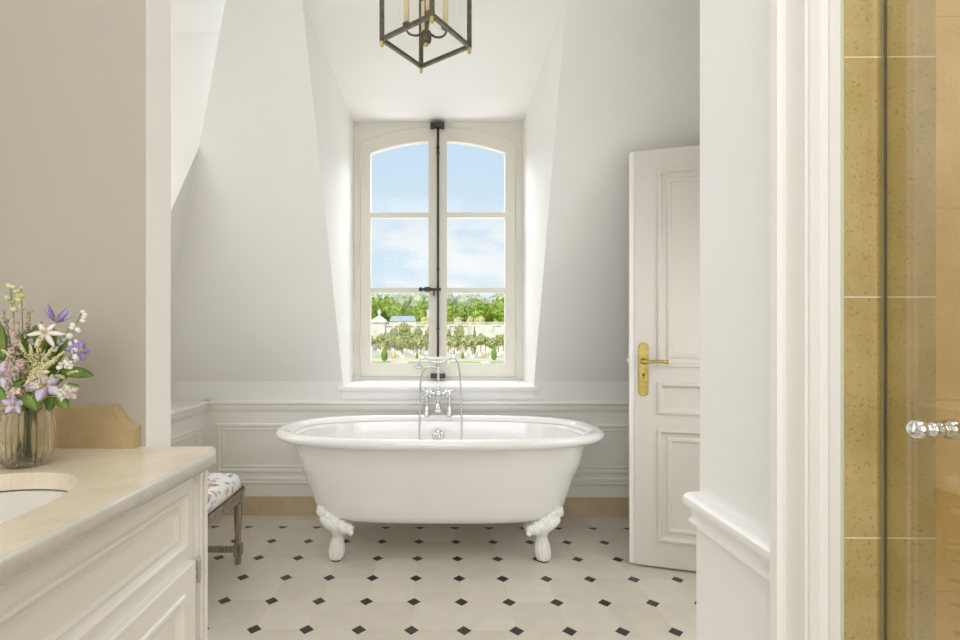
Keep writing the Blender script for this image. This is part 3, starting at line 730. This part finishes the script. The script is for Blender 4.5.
# backsplash with scooped shoulder
def xz(px, py, Y=1.192): p = rx(px, py, Y); return (p.x, p.z)
curve = [(-1.245, CTZ+.0005), (-1.245, .969), (-.785, .969), (-.781, .962), (-.777, .952), (-.769, .941), (-.759, .930), (-.748, .923), (-.738, .921), (-.736, .917), (-.736, CTZ+.0005)]
bm = new()
fr = [bm.verts.new((x, 1.194, z)) for x, z in curve]; bk = [bm.verts.new((x+(.003 if x > -1.2 else 0), 1.2195, z+(.004 if z > .9 else 0))) for x, z in curve]
for k in range(len(curve)): bm.faces.new((fr[k], fr[(k+1) % len(curve)], bk[(k+1) % len(curve)], bk[k]))
bm.faces.new(fr); bm.faces.new(bk)
STONE_S = stone('splashback_limestone', (.42, .31, .16), (.52, .40, .23), (.30, .21, .10), .35, specks=.6)
tag(obj('splashback', bm, STONE_S), 'honey limestone splashback with a scooped corner standing on the worktop', 'splashback')

# ------------------------------------------------------------------ stool
st = thing('upholstered_stool', 'floral upholstered stool with grey wooden frame beside the vanity', 'stool', (-1.185, 2.265, 0))
SXh, SYh = .215, .22
bm = new(); loft(bm, [ring(SXh-.004+d, SYh-.004+d, z, ex, 72) for d, z, ex in ((-.006, .373, 9), (.002, .380, 8), (.007, .395, 8), (.008, .415, 8), (.006, .430, 8), (0, .442, 7), (-.010, .451, 6), (-.03, .458, 5), (-.07, .464, 4), (-.12, .468, 3), (-.18, .470, 2.5))])
obj('seat_cushion', bm, FABRIC, st, smooth=True)
bm = new()
for s in (-1, 1):
    for k in range(30):
        t = -SYh+.01+k*(2*SYh-.02)/29
        ball(bm, (s*(SXh+.002), t, .378), .0055, 1)
        ball(bm, (t*SXh/SYh, s*(SYh+.002), .378), .0055, 1)
obj('nail_trim', bm, mat('antique_nails', (.22, .15, .09), .4, .8), st, smooth=True)['kind'] = 'stuff'
bm = new()
fr_prof = [(.318, -.03), (.318, .0), (.324, .004), (.330, .0), (.350, .0), (.356, .006), (.366, .008), (.372, .0), (.372, -.03)]
for s in (-1, 1):
    extr(bm, lambda a, b, w: (s*(SXh-.002)+s*w, a, b), -SYh, SYh, fr_prof); extr(bm, lambda a, b, w: (a, s*(SYh-.002)+s*w, b), -SXh, SXh, fr_prof)
obj('seat_rail', bm, WOOD, st)
for sx in (-1, 1):
    for sy in (-1, 1):
        bm = new(); c = (sx*(SXh-.022), sy*(SYh-.022), 0)
        fl = lambda t, h: 1+(.07*cos(8*t) if .115 < h < .285 else 0)
        lathe(bm, [(0, 0), (.013, 0), (.016, .01), (.013, .03), (.016, .036), (.012, .042)], 24, c)
        bx(bm, c[0]-.019, c[0]+.019, c[1]-.019, c[1]+.019, .042, .098, bev=.003)
        lathe(bm, [(0, .096), (.012, .098), (.017, .104), (.012, .112), (.0135, .116), (.020, .275), (.021, .286), (.024, .292), (.022, .30), (.016, .306), (0, .308)], 48, c, mod=fl)
        bx(bm, c[0]-.023, c[0]+.023, c[1]-.023, c[1]+.023, .306, .371, bev=.002)
        obj('leg', bm, WOOD, st, angle=50)
for s in (-1, 1):
    bm = new(); bx(bm, -SXh+.03, SXh-.03, s*(SYh-.022)-.011, s*(SYh-.022)+.011, .058, .084, bev=.003); obj('stretcher', bm, WOOD, st)

# ------------------------------------------------------------------ shower door
sdr = thing('shower_door', 'frameless glass shower door with a chrome double knob at the right edge', 'shower door', (.7475, .84, 0))
bm = new(); bx(bm, -.003, .003, -.80, -.005, .02, 2.33); obj('glass_panel', bm, SGLASS, sdr)
bm = new(); bx(bm, -.0032, .0032, -.005, -.001, .02, 2.33); obj('edge_seal', bm, mat('grey_green_seal', (.26, .25, .15), .3), sdr)
bm = new(); kb = rx(930, 425, .79); kY, kZ = kb.y-.84, kb.z
kY = .752*cos(A)/((930-431.5)/FPX)*1.0-.84+.006
for s in (-1, 1):
    lathe(bm, [(0, .0), (.0135, .0), (.0135, .003), (.010, .005), (.006, .008), (.0055, .013), (.010, .015), (.0155, .018), (.0175, .023), (.0175, .029), (.0145, .034), (.008, .036), (0, .0365)], 28, (s*.0035, kY, kZ), ax=Matrix(((0, 0, s*.86), (.88, 0, 0), (0, .88, 0))))
obj('double_knob', bm, CHROME, sdr, smooth=True)

# ------------------------------------------------------------------ vase and flowers
VX, VY = -.872, 1.045; VR = .053
vase = thing('ribbed_vase', 'ribbed clear glass vase of flowers standing on the stone worktop', 'vase', (VX, VY, CTZ+.001))
bm = new()
NR = 26
modf = lambda t, h: 1+.075*abs(sin(NR*t/2))**.8-.04
op = [(a_*.90, b_) for a_, b_ in [(.030, 0), (.040, .001), (.048, .010), (.0525, .025), (.054, .045), (.054, .075), (.0525, .095), (.049, .110), (.0465, .118)]]
ip = [(a_*.89, b_) for a_, b_ in [(.0445, .118), (.047, .108), (.0505, .093), (.052, .075), (.052, .045), (.050, .026), (.044, .013), (.030, .008)]]
def vring(r, z, m=True): return [Vector((r*(modf(2*pi*k/176, z) if m else 1)*cos(2*pi*k/176), r*(modf(2*pi*k/176, z) if m else 1)*sin(2*pi*k/176), z)) for k in range(176)]
loft(bm, [vring(r, z) for r, z in op]+[vring(r, z, False) for r, z in ip])
VG2 = bpy.data.materials.new('ribbed_vase_glass_body'); VG2.use_nodes = True
t_, b_ = nodes(VG2); t_.nodes.clear()
o_ = N(t_, 'ShaderNodeOutputMaterial'); ms_ = N(t_, 'ShaderNodeMixShader'); gl_ = N(t_, 'ShaderNodeBsdfGlass'); tr_ = N(t_, 'ShaderNodeBsdfTransparent')
gl_.inputs['Color'].default_value = (.97, .965, .93, 1); gl_.inputs['Roughness'].default_value = .02; gl_.inputs['IOR'].default_value = 1.42
tr_.inputs[0].default_value = (.96, .95, .91, 1); ms_.inputs[0].default_value = .35
t_.links.new(gl_.outputs[0], ms_.inputs[1]); t_.links.new(tr_.outputs[0], ms_.inputs[2]); t_.links.new(ms_.outputs[0], o_.inputs[0])
obj('glass_body', bm, VG2, vase, smooth=True)

def cm(name, c1, c2, s=60, rough=.55): return noisy(mat(name, c1, rough, 0, **{'Subsurface Weight': 0}), c1, c2, s)
LILAC = cm('lilac_petal', (.50, .42, .70), (.84, .78, .88)); PURPLE = cm('violet_petal', (.25, .19, .50), (.50, .42, .75), 40)
CREAM = cm('cream_petal', (.82, .78, .72), (.92, .90, .86)); PINK = cm('dusty_pink_petal', (.52, .37, .33), (.76, .62, .56), 80)
LEAF = cm('leaf_green', (.09, .17, .025), (.24, .36, .07), 25, .45); STEM = cm('stem_green', (.24, .32, .10), (.40, .46, .2)); BUDG = cm('pale_green_bud', (.48, .50, .20), (.72, .72, .42))
SPRAY = cm('cream_green_plume', (.56, .54, .24), (.80, .77, .50), 120); STAM = cm('yellow_stamen', (.55, .38, .12), (.75, .6, .3), 200)
MOUTH = Vector((VX, VY, CTZ+.115))
def stem_pts(tip, k=0, spread=.6):
    rnd = random.Random(k*13+5); a = rnd.random()*6.28
    foot_ = Vector((VX-(tip.x-VX)*.25+.012*cos(a), VY-(tip.y-VY)*.25+.012*sin(a), CTZ+.014))
    m = MOUTH+Vector(((tip.x-VX)*.25, (tip.y-VY)*.25, 0)); m2 = Vector((m.x, m.y, m.z))
    d = m2.xy-Vector((VX, VY))
    if d.length > .030: d = d.normalized()*.030; m2 = Vector((VX+d.x, VY+d.y, m.z))
    mid = (m2+tip)/2+Vector((0, 0, .012))
    return spline([foot_, m2, mid, tip], 5)
def petal(bm, c, nrm, d, L, Wd, curl=.2, n=6, cup=.15):
    """pointed petal of thin closed mesh from c along d"""
    d = d.normalized(); nrm = nrm.normalized(); s = nrm.cross(d).normalized(); R = []
    for i in range(n+1):
        t = i/n; w = Wd*(sin(pi*min(1, t*.93+.07))**.75)*(.5 if i == 0 else 1)
        if i == n: w = Wd*.03
        b = c+d*(L*t)+nrm*(L*curl*t*t)
        R.append([bm.verts.new(b-s*w+nrm*w*cup), bm.verts.new(b+nrm*.0006), bm.verts.new(b+s*w+nrm*w*cup), bm.verts.new(b-nrm*.0006)])
    for a, b in zip(R, R[1:]):
        for k in range(4): bm.faces.new((a[k], a[(k+1) % 4], b[(k+1) % 4], b[k]))
    bm.faces.new(R[0]); bm.faces.new(R[-1])
idx = [0]
def flower(name, label, tip):
    idx[0] += 1
    f = thing(name, label, 'flower', (VX, VY, CTZ+.014)); f['_'] = 0; del f['_']
    return f
def L(f, p): return Vector(p)-Vector(f.location)
def add_stem(f, tip, r=.0016):
    bm = new(); tube(bm, [L(f, p) for p in stem_pts(tip, idx[0])], r, 8); return obj('stem', bm, STEM, f, smooth=True)
def star(name, label, px, py, Y, nrm, size, mt, npet=5, curl=.1, wf=.24, rot0=0, group=None, sweep=0):
    tip = rx(px, py, Y); f = flower(name, label, tip)
    if group: f['group'] = group
    nrm = Vector(nrm).normalized(); add_stem(f, tip-nrm*.004)
    a = nrm.orthogonal().normalized(); b = nrm.cross(a)
    # make 'a' point up as far as possible
    up = Vector((0, 0, 1)); up = (up-nrm*up.dot(nrm)); 
    if up.length > .1: a = up.normalized(); b = nrm.cross(a)
    bm = new()
    for k in range(npet):
        t = rot0+2*pi*k/npet
        petal(bm, L(f, tip), nrm, a*cos(t)+b*sin(t)+nrm*sweep, size, size*wf, curl)
    obj('petals', bm, mt, f, smooth=True)
    bm = new(); rnd = random.Random(idx[0])
    for k in range(14):
        d = (nrm+a*rnd.uniform(-.7, .7)+b*rnd.uniform(-.7, .7)).normalized(); tube(bm, [L(f, tip), L(f, tip)+d*size*.26], .0007, 5); ball(bm, L(f, tip)+d*size*.27, .0013, 1)
    obj('stamens', bm, STAM, f, smooth=True); return f
CAMD = Vector((.75, -1, .12))
star('clematis', 'large pale lilac star-shaped clematis facing out just above the vase rim', 45, 385, .985, (.55, -1, .05), .034, LILAC, 5, .12, .30, .3)
star('clematis', 'violet clematis with upright pointed petals at the top of the bouquet', 56, 322, 1.03, (.5, -.15, 1), .034, PURPLE, 5, .5, .2, .2, sweep=.35)
star('clematis', 'violet clematis turned to the right at the outer right side of the bouquet', 79, 350, 1.03, (1, -.3, .15), .027, PURPLE, 6, -.15, .26, .4)
star('clematis', 'cream clematis with long narrow hanging petals near the bouquet top', 45, 333, 1.0, (.4, -1, .5), .034, CREAM, 6, -.3, .17, .55)
star('clematis', 'pale lilac clematis cut by the left edge of the picture', 1, 374, .985, (.3, -1, .0), .030, LILAC, 5, .1, .3, .9)
star('clematis', 'small white lilac blossom hanging over the vase rim', 68, 392, 1.0, (.6, -1, -.3), .020, CREAM, 5, .1, .4, .1)
star('clematis', 'pale lilac blossom low on the left of the bouquet beside the vase rim', 14, 404, .985, (.2, -1, -.2), .022, LILAC, 5, .2, .36, 1.2)
def spike(name, label, px, py, px0, py0, Y, mt, nb, size, cat='flower'):
    tip = rx(px, py, Y); base = rx(px0, py0, Y-.02); f = flower(name, label, tip)
    add_stem(f, tip); rnd = random.Random(idx[0]*3); bm = new()
    for k in range(nb):
        t = k/max(1, nb-1); c = base.lerp(tip, t); s = size*(1-.55*t)
        for q in range(3):
            cc = c+Vector((rnd.uniform(-1, 1), rnd.uniform(-1, .6), rnd.uniform(-.6, .6)))*s*.9
            nn = (cc-c+Vector((.15, -.3, .1))*s).normalized()
            aa = nn.orthogonal().normalized(); bb = nn.cross(aa)
            for u in range(5):
                t2 = 2*pi*u/5+rnd.random(); petal(bm, L(f, cc), nn, aa*cos(t2)+bb*sin(t2)+nn*.4, s*.85, s*.42, .2, 3)
    obj('blossoms', bm, mt, f, smooth=True); return f
spike('stock_flower', 'dusty pink ruffled flower spike at the left side of the bouquet', 15, 322, 20, 372, .99, PINK, 8, .0125)
spike('stock_flower', 'dusty pink flower spike leaning right behind the cream clematis', 30, 312, 32, 345, 1.04, PINK, 6, .0115)
spike('stock_flower', 'dusty pink flower spike at the far left edge of the bouquet', 4, 312, 2, 350, 1.04, PINK, 6, .012)
spike('snapdragon', 'white ruffled blossom cluster at the right of the bouquet', 76, 350, 66, 366, 1.0, CREAM, 3, .012)
spike('snapdragon', 'white lilac blossom cluster low in the bouquet over the vase rim', 60, 392, 66, 398, .99, CREAM, 3, .011)
def buds(name, label, tip, base, Y, mt, nb, size, br=.012):
    tp = rx(*tip, Y); bs = rx(*base, Y); f = flower(name, label, tp); add_stem(f, tp, .0014); bm = new(); rnd = random.Random(idx[0]*7); bm2 = new()
    for k in range(nb):
        t = k/(nb-1); c = bs.lerp(tp, t); d = Vector((rnd.choice((-1, 1))*rnd.uniform(.5, 1), rnd.uniform(-.6, .2), rnd.uniform(0, .5))).normalized(); e_ = c+d*br*(1 if k < nb-1 else .3)
        tube(bm2, [L(f, c), L(f, e_)], .0008, 5)
        ball(bm, L(f, e_), size*(1.1-.3*t), 2, (1.15, 1, .85), Matrix.Rotation(rnd.random(), 4, 'Y'))
    obj('buds', bm, mt, f, smooth=True); obj('twig', bm2, STEM, f, smooth=True); return f
buds('bud_spray', 'pale green bud stem rising highest at the top left of the bouquet', (10, 286), (18, 312), 1.02, BUDG, 8, .0058)
buds('bud_spray', 'arching stem of cream bell buds at the upper right of the bouquet', (82, 312), (70, 345), 1.03, CREAM, 11, .0055, .008)
buds('bud_spray', 'short pale green bud stem curving right at the bouquet top', (21, 288), (17, 300), 1.0, BUDG, 4, .005, .007)
def plume(label, tips, Y):
    t0 = rx(*tips[0], Y); f = flower('astilbe_plume', label, t0); rnd = random.Random(idx[0]*11); bm = new(); cen_ = rx(36, 372, Y+.02)
    add_stem(f, rx(36, 372, Y+.02))
    for tp in tips:
        tq = rx(*tp, Y)
        for k in range(70):
            t = k/69; c = cen_.lerp(tq, t); s = .0048*(1.15-t)
            ball(bm, L(f, c+Vector((rnd.uniform(-1, 1), rnd.uniform(-1, 1), rnd.uniform(-1, 1)))*s*1.3), .0022, 1)
    obj('plume', bm, SPRAY, f, smooth=True); return f
plume('feathery cream green plume spreading left in the middle of the bouquet', [(2, 350), (14, 360), (8, 366), (20, 344)], .975)
plume('feathery cream green plume spreading up and right in the middle of the bouquet', [(40, 336), (52, 348), (64, 352), (30, 345)], .975)
plume('feathery cream green plume hanging low in the middle of the bouquet', [(26, 384), (48, 372), (38, 388), (56, 360)], .965)
def leafstem(label, leaves, Y):
    t0 = rx(*leaves[0][1], Y); f = flower('leafy_stem', label, t0); f['category'] = 'foliage'; add_stem(f, rx(*leaves[0][0], Y)); 
    for (b, t, w, nr) in leaves:
        pb = rx(*b, Y+.0); pt = rx(*t, Y+(nr[0] if len(nr) > 3 else 0)); bm = new()
        petal(bm, L(f, pb), Vector(nr[-3:]), pt-pb, (pt-pb).length, w, .06, 8, .22); obj('leaf', bm, LEAF, f, smooth=True)
    return f
spike('stock_flower', 'dusty pink ruffled blossoms low at the left of the bouquet', 10, 350, 16, 392, .985, PINK, 6, .012)
spike('snapdragon', 'cream ruffled blossoms behind the pale lilac clematis', 52, 362, 30, 395, 1.0, CREAM, 5, .0095)
spike('snapdragon', 'cream ruffled blossoms at the back under the violet top clematis', 66, 332, 58, 352, 1.05, CREAM, 4, .009)
buds('bud_spray', 'yellow green bud sprig between the cream clematis and the right violet one', (70, 325), (56, 362), 1.04, BUDG, 12, .004, .012)
buds('bud_spray', 'yellow green bud sprig low at the right of the bouquet', (76, 372), (52, 380), .99, BUDG, 9, .004, .010)
leafstem('broad bright green leaves tucked behind the pink spikes', [((20, 362), (44, 322), .013, (.2, -1, .2)), ((26, 372), (20, 330), .013, (.1, -1, .3)), ((48, 384), (74, 372), .012, (.1, -1, .5)), ((52, 390), (50, 412), .012, (.3, -1, .3)), ((12, 398), (26, 412), .012, (.1, -1, .4)), ((34, 356), (52, 338), .011, (.1, -1, .4))], 1.015)
leafstem('long pointed green leaf stretching right from the bouquet', [((60, 370), (95, 377), .013, (.1, -.9, .7))], 1.0)
leafstem('broad green leaves pointing down over the right of the vase rim', [((58, 396), (68, 409), .011, (.5, -1, .3)), ((66, 384), (80, 387), .005, (.1, -.5, 1))], .985)
leafstem('broad dark green leaf hanging over the front of the vase rim', [((24, 392), (38, 411), .012, (.3, -1, .4)), ((14, 382), (34, 386), .012, (0, -.7, 1)), ((28, 378), (8, 392), .012, (0, -.7, 1))], .975)
leafstem('dark green leaves inside the left of the bouquet', [((4, 360), (2, 322), .010, (.2, -1, .2)), ((10, 358), (22, 340), .011, (0, -1, .5)), ((8, 372), (-12, 352), .012, (0, -1, .5)), ((6, 404), (-4, 384), .012, (0, -1, .2))], .995)
leafstem('dark green leaves inside the right of the bouquet behind the plumes', [((36, 372), (30, 326), .010, (.2, -1, .2)), ((44, 376), (58, 330), .010, (.2, -1, .4)), ((50, 372), (70, 340), .010, (.1, -1, .5)), ((46, 380), (62, 362), .012, (.1, -1, .6)), ((40, 392), (56, 404), .010, (.1, -1, .4)), ((36, 396), (20, 408), .010, (.1, -1, .4)), ((34, 370), (14, 345), .011, (.1, -1, .4))], 1.03)

# ------------------------------------------------------------------ outside
GZ = -4.0
GRAV = noisy(mat('pale_gravel', (.78, .70, .54), .9), (.74, .62, .40), (.95, .85, .62), .35, 6)
TURF = noisy(mat('lawn', (.42, .52, .12), .9), (.34, .46, .08), (.55, .62, .2), 1.5)
WALLS = noisy(mat('pale_garden_stone', (.84, .80, .70), .85), (.74, .69, .57), (.90, .87, .80), .8)
SLATE = noisy(mat('blue_grey_slate', (.42, .46, .52), .6), (.36, .40, .46), (.52, .55, .6), 2)
bm = new(); bx(bm, -60, 60, 40, 158, GZ-.5, GZ); o = obj('gravel_parterre', bm, GRAV); o['kind'] = 'structure'; o['label'] = 'pale gravel garden ground beyond the window'
bm = new(); bx(bm, -200, 200, 158.5, 520, GZ, 3.9); o = obj('upper_garden_ground', bm, TURF); o['kind'] = 'structure'; o['label'] = 'raised ground behind the garden wall'
for (x0, x1, lb) in ((-11.5, -8.2, 'flat strip of lawn at the far left of the garden foreground'), (-5.0, -.6, 'flat strip of lawn left of the middle of the garden foreground'), (2.2, 7.6, 'flat strip of lawn right of the middle of the garden foreground'), (9.2, 14, 'flat strip of lawn at the far right of the garden foreground')):
    bm = new(); bx(bm, x0, x1, 84.5, 88.5, GZ, GZ+.06); tag(obj('lawn_strip', bm, TURF), lb, 'lawn')
bm = new()
bx(bm, -60, 60, 156, 158.4, GZ, 3.4); bx(bm, -60, 60, 155.6, 158.6, 3.4, 3.7)
for k in range(-15, 17): bx(bm, k*3.4-.5, k*3.4+.5, 155.2, 156, GZ, 3.4)
gw = obj('garden_wall', bm, WALLS); tag(gw, 'tall pale stone terrace wall with buttresses across the garden', 'wall')
bm = new(); bx(bm, -60, 60, 155.9, 156.4, 4.4, 4.6)
for k in range(-100, 101): bx(bm, k*.6-.12, k*.6+.12, 156.0, 156.3, 3.7, 4.4)
obj('balustrade', bm, WALLS, gw)
# stairs / ramp at right
bm = new()
for k in range(16): bx(bm, 9.5+k*.55, 14.2+k*.55, 134+k*.2, 155.0, GZ, GZ+7.2-k*.45)
tag(obj('garden_staircase', bm, WALLS), 'broad pale stone staircase climbing to the terrace at the right', 'staircase')
# pavilion with urn
pv = thing('garden_pavilion', 'small pale stone pavilion topped with an urn at the left of the garden', 'pavilion', (-17.2, 150, GZ))
bm = new(); bx(bm, -2.0, 1.6, -2, 2, 0, 8.3); obj('wall', bm, WALLS, pv)
bm = new(); bx(bm, -2.5, 2.1, -2.5, 2.5, 8.3, 8.9); poly(bm, [(-2.5, -2.5, 8.9), (2.1, -2.5, 8.9), (-.2, 0, 10.6)]); poly(bm, [(2.1, -2.5, 8.9), (2.1, 2.5, 8.9), (-.2, 0, 10.6)]); poly(bm, [(-2.5, 2.5, 8.9), (-2.5, -2.5, 8.9), (-.2, 0, 10.6)]); poly(bm, [(2.1, 2.5, 8.9), (-2.5, 2.5, 8.9), (-.2, 0, 10.6)])
obj('roof', bm, WALLS, pv)
bm = new(); lathe(bm, [(0, 10.3), (.5, 10.3), (.25, 10.8), (.6, 11.4), (.5, 11.9), (.15, 12.2), (0, 12.6)], 12, (-.2, 0, 0)); obj('urn', bm, WALLS, pv, smooth=True)
bl = thing('long_garden_building', 'long low building with a blue grey roof behind the terrace wall at the left', 'building', (-10.8, 165, 3.9))
bm = new(); bx(bm, -4.6, 3.8, -2, 2, 0, 1.2); obj('wall', bm, WALLS, bl)
bm = new(); v_ = [(-4.8, -2.3, 1.2), (4.0, -2.3, 1.2), (3.2, 0, 2.9), (-4.0, 0, 2.9), (-4.8, 2.3, 1.2), (4.0, 2.3, 1.2)]
poly(bm, [v_[0], v_[1], v_[2], v_[3]]); poly(bm, [v_[4], v_[5], v_[2], v_[3]]); poly(bm, [v_[0], v_[3], v_[4]]); poly(bm, [v_[1], v_[2], v_[5]]); obj('roof', bm, SLATE, bl)
kb_ = thing('garden_kiosk', 'tiny white kiosk with a dark roof among the trees left of the window bolt', 'kiosk', (-2.6, 168, 3.9))
bm = new(); bx(bm, -.8, .8, -.8, .8, 0, 4.6); obj('wall', bm, WALLS, kb_)
bm = new(); lathe(bm, [(0, 4.6), (1.25, 4.6), (.2, 5.6), (0, 5.7)], 4); obj('roof', bm, SLATE, kb_)
# trees
def fol(name, c1, c2, s=2.0): return noisy(mat(name, c1, .8), c1, c2, s, 6, .38, .6)
F1 = fol('bright_tree_foliage', (.16, .26, .02), (.44, .54, .09), .9); F2 = fol('citrus_foliage', (.16, .20, .05), (.58, .57, .24), 1.6)
F3 = fol('painted_haze_foliage', (.38, .43, .24), (.60, .61, .42), .35); F4 = fol('topiary_foliage', (.10, .18, .02), (.26, .38, .07), 3); F5 = fol('autumn_shrub', (.55, .45, .16), (.72, .65, .30), 2)  # F3 has distance haze painted into its pale colour
TRUNK = mat('tree_trunk', (.22, .17, .11), .9); BOXW = mat('white_planter', (.85, .83, .78), .6)
from mathutils import noise
def crown(rx_, rz, zc, seed, sub=3, rough=.35, nleaf=260, leaf=.25):
    bm = new(); bmesh.ops.create_icosphere(bm, subdivisions=sub, radius=1)
    for v in bm.verts:
        p = v.co.normalized(); k = 1+rough*noise.noise(p*2.3+Vector((seed*7.1, 0, 0)))+rough*.5*noise.noise(p*5.1+Vector((0, seed*3.3, 0)))
        v.co = Vector((p.x*rx_*k, p.y*rx_*k, zc+p.z*rz*k))
    rnd = random.Random(seed)
    for i in range(nleaf):
        p = Vector((rnd.gauss(0, 1), rnd.gauss(0, 1), rnd.gauss(0, 1))).normalized(); k = 1+rough*noise.noise(p*2.3+Vector((seed*7.1, 0, 0)))+rnd.uniform(-.05, .16)
        c = Vector((p.x*rx_*k, p.y*rx_*k, zc+p.z*rz*k)); a = Vector((rnd.uniform(-1, 1), rnd.uniform(-1, 1), rnd.uniform(-1, 1)))*leaf; b = Vector((rnd.uniform(-1, 1), rnd.uniform(-1, 1), rnd.uniform(-1, 1)))*leaf
        poly(bm, [c+a, c+b, c-a*.8, c-b*.9])
    return bm
def tree(name, label, rx_, rz, hz, fm, seed, tr, planter=False, **k):
    t = thing(name, label, 'tree')
    obj('crown', crown(rx_, rz, hz, seed, **k), fm, t)
    bm = new(); tube(bm, [(0, 0, 0), (0, 0, hz)], [tr, tr*.7], 8); obj('trunk', bm, TRUNK, t)
    if planter: bm = new(); bx(bm, -.38, .38, -.38, .38, 0, .65); obj('planter', bm, BOXW, t)
    return t
def place(protos, spots, group):
    protos = [p for p in protos]
    for i, (x, y, z, s, lb) in enumerate(spots):
        p = protos[i % len(protos)]
        o = p if i < len(protos) else copy_tree(p)
        o.location = (x, y, z); o.scale = (s, s, s); o.rotation_euler.z = i*2.4
        o['group'] = group; o['label'] = lb
rnd = random.Random(3)
cit = [tree('citrus_tree', '', 1.25, 1.05, 3.3, F2, 11+i, .1, True, rough=.4, nleaf=200, leaf=.22) for i in range(3)]
spots = []
for y, s, rowname in ((104, .95, 'the nearest row'), (113, 1.0, 'the second nearest row'), (123, 1.05, 'the middle row'), (134, 1.0, 'the second farthest row'), (145, 1.05, 'the farthest row, by the wall')):
    xs = []; x = -.14*y
    while x < .16*y: xs.append(x+rnd.uniform(-.35, .35)); x += 3.7
    for x in xs:
        if y > 130 and x > 7: continue
        spots.append((x, y+rnd.uniform(-1, 1), GZ, s*rnd.uniform(.85, 1.1), 'small round citrus tree in a white planter box in '+rowname))
place(cit, spots, 'citrus trees in planter boxes')
big = [tree('broadleaf_tree', '', 2.9, 3.6, 4.4, F1, 31+i, .4, rough=.3, nleaf=520, leaf=.38) for i in range(3)]
ords = ['leftmost', 'second from the left', 'third from the left', 'fourth from the left', 'fifth from the left', 'middle', 'sixth from the right', 'fifth from the right', 'fourth from the right', 'third from the right', 'second from the right', 'rightmost']
place(big, [(-23.5+k*4.7, 176+(k % 2)*9, 3.9, .96+.08*sin(k*1.7)+(.22 if k in (0, 1, 10) else 0), ords[k]+' of the bright green trees in the row behind the terrace wall') for k in range(12)], 'bright green trees behind the wall')
tall = [tree('slender_tree', '', 1.7, 2.3, 6.2, F2, 81+i, .16, rough=.5, nleaf=260, leaf=.25) for i in range(2)]
place(tall, [(-16.5+x, 150+(i % 2), GZ, s_, lb+' of the taller slender trees in front of the terrace wall') for i, (x, s_, lb) in enumerate(((3.5, .74, 'leftmost'), (6.6, .95, 'second from the left'), (10.6, .78, 'third from the left'), (14.4, .8, 'third from the right'), (19.2, .75, 'second from the right'), (23.2, .85, 'rightmost')))], 'slender trees before the wall')
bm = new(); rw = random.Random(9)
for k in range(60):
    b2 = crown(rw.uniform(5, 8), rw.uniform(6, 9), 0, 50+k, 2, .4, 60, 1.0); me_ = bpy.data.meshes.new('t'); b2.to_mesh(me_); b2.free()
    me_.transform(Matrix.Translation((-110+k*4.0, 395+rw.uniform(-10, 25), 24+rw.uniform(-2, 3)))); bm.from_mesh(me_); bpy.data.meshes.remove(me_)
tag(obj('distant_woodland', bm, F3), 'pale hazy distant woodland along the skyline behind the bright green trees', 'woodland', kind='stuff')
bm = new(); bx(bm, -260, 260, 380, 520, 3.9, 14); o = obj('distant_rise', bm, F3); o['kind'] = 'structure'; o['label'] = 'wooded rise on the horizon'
def cone_bush(label, px, pyb, pyt, wpx, fm=F4, cat='topiary'):
    fw = (CAMZ-GZ)*FPX/(pyb-333); p = rx(px, pyb, fw); h_ = (pyb-pyt)/FPX*fw; w_ = wpx/FPX*fw/2
    bm = new(); bmesh.ops.create_icosphere(bm, subdivisions=3, radius=1)
    for v in bm.verts:
        q = v.co.copy(); zz_ = (q.z+1)/2; k = (1-zz_**1.6*.75)*(1+.12*noise.noise(q*4+Vector((px, 0, 0)))); v.co = Vector((q.x*w_*k*1.2, q.y*w_*k*1.2, .05+zz_*h_))
    o = obj('cone_topiary', bm, fm); o.location = (p.x, p.y, GZ); tag(o, label, cat)
cone_bush('large clipped green cone at the lower left of the garden view', 384.5, 361.5, 346, 7)
cone_bush('small clipped green cone just left of the window meeting stiles', 417, 359, 352, 3.2)
cone_bush('small clipped green cone just right of the window meeting stiles', 462.5, 359, 351, 3.6)
cone_bush('tall clipped green cone at the lower right of the garden view', 494, 360.5, 345, 6)
cone_bush('small brownish shrub left of the tall right cone in the garden view', 484, 358, 352, 4, F5, 'shrub')
cone_bush('small brownish shrub between the two left cones of the garden view', 394, 359, 351, 4, F5, 'shrub')
cone_bush('slender dark green cypress before the wall left of the window middle', 409.5, 351, 326, 4)
cone_bush('slender dark green cypress before the wall right of the window middle', 474.5, 353.5, 325, 4)
for i, (px, w_, lb) in enumerate(((458, 8, 'left'), (470, 6, 'middle'), (480, 10, 'right'), (425, 9, 'far left'))):
    p = rx(px, 322, 162); bm = crown(w_*.16, 1.6, .9, 70+i, rough=.4, nleaf=80, leaf=.3); o = obj('shrub', bm, F5); o.location = (p.x, 162, 3.9)
    tag(o, 'yellow brown shrub on top of the terrace wall, ' + {'left': 'just right of the meeting stiles', 'middle': 'smallest one in the right casement', 'right': 'widest one in the right casement', 'far left': 'in the left casement'}[lb], 'shrub')
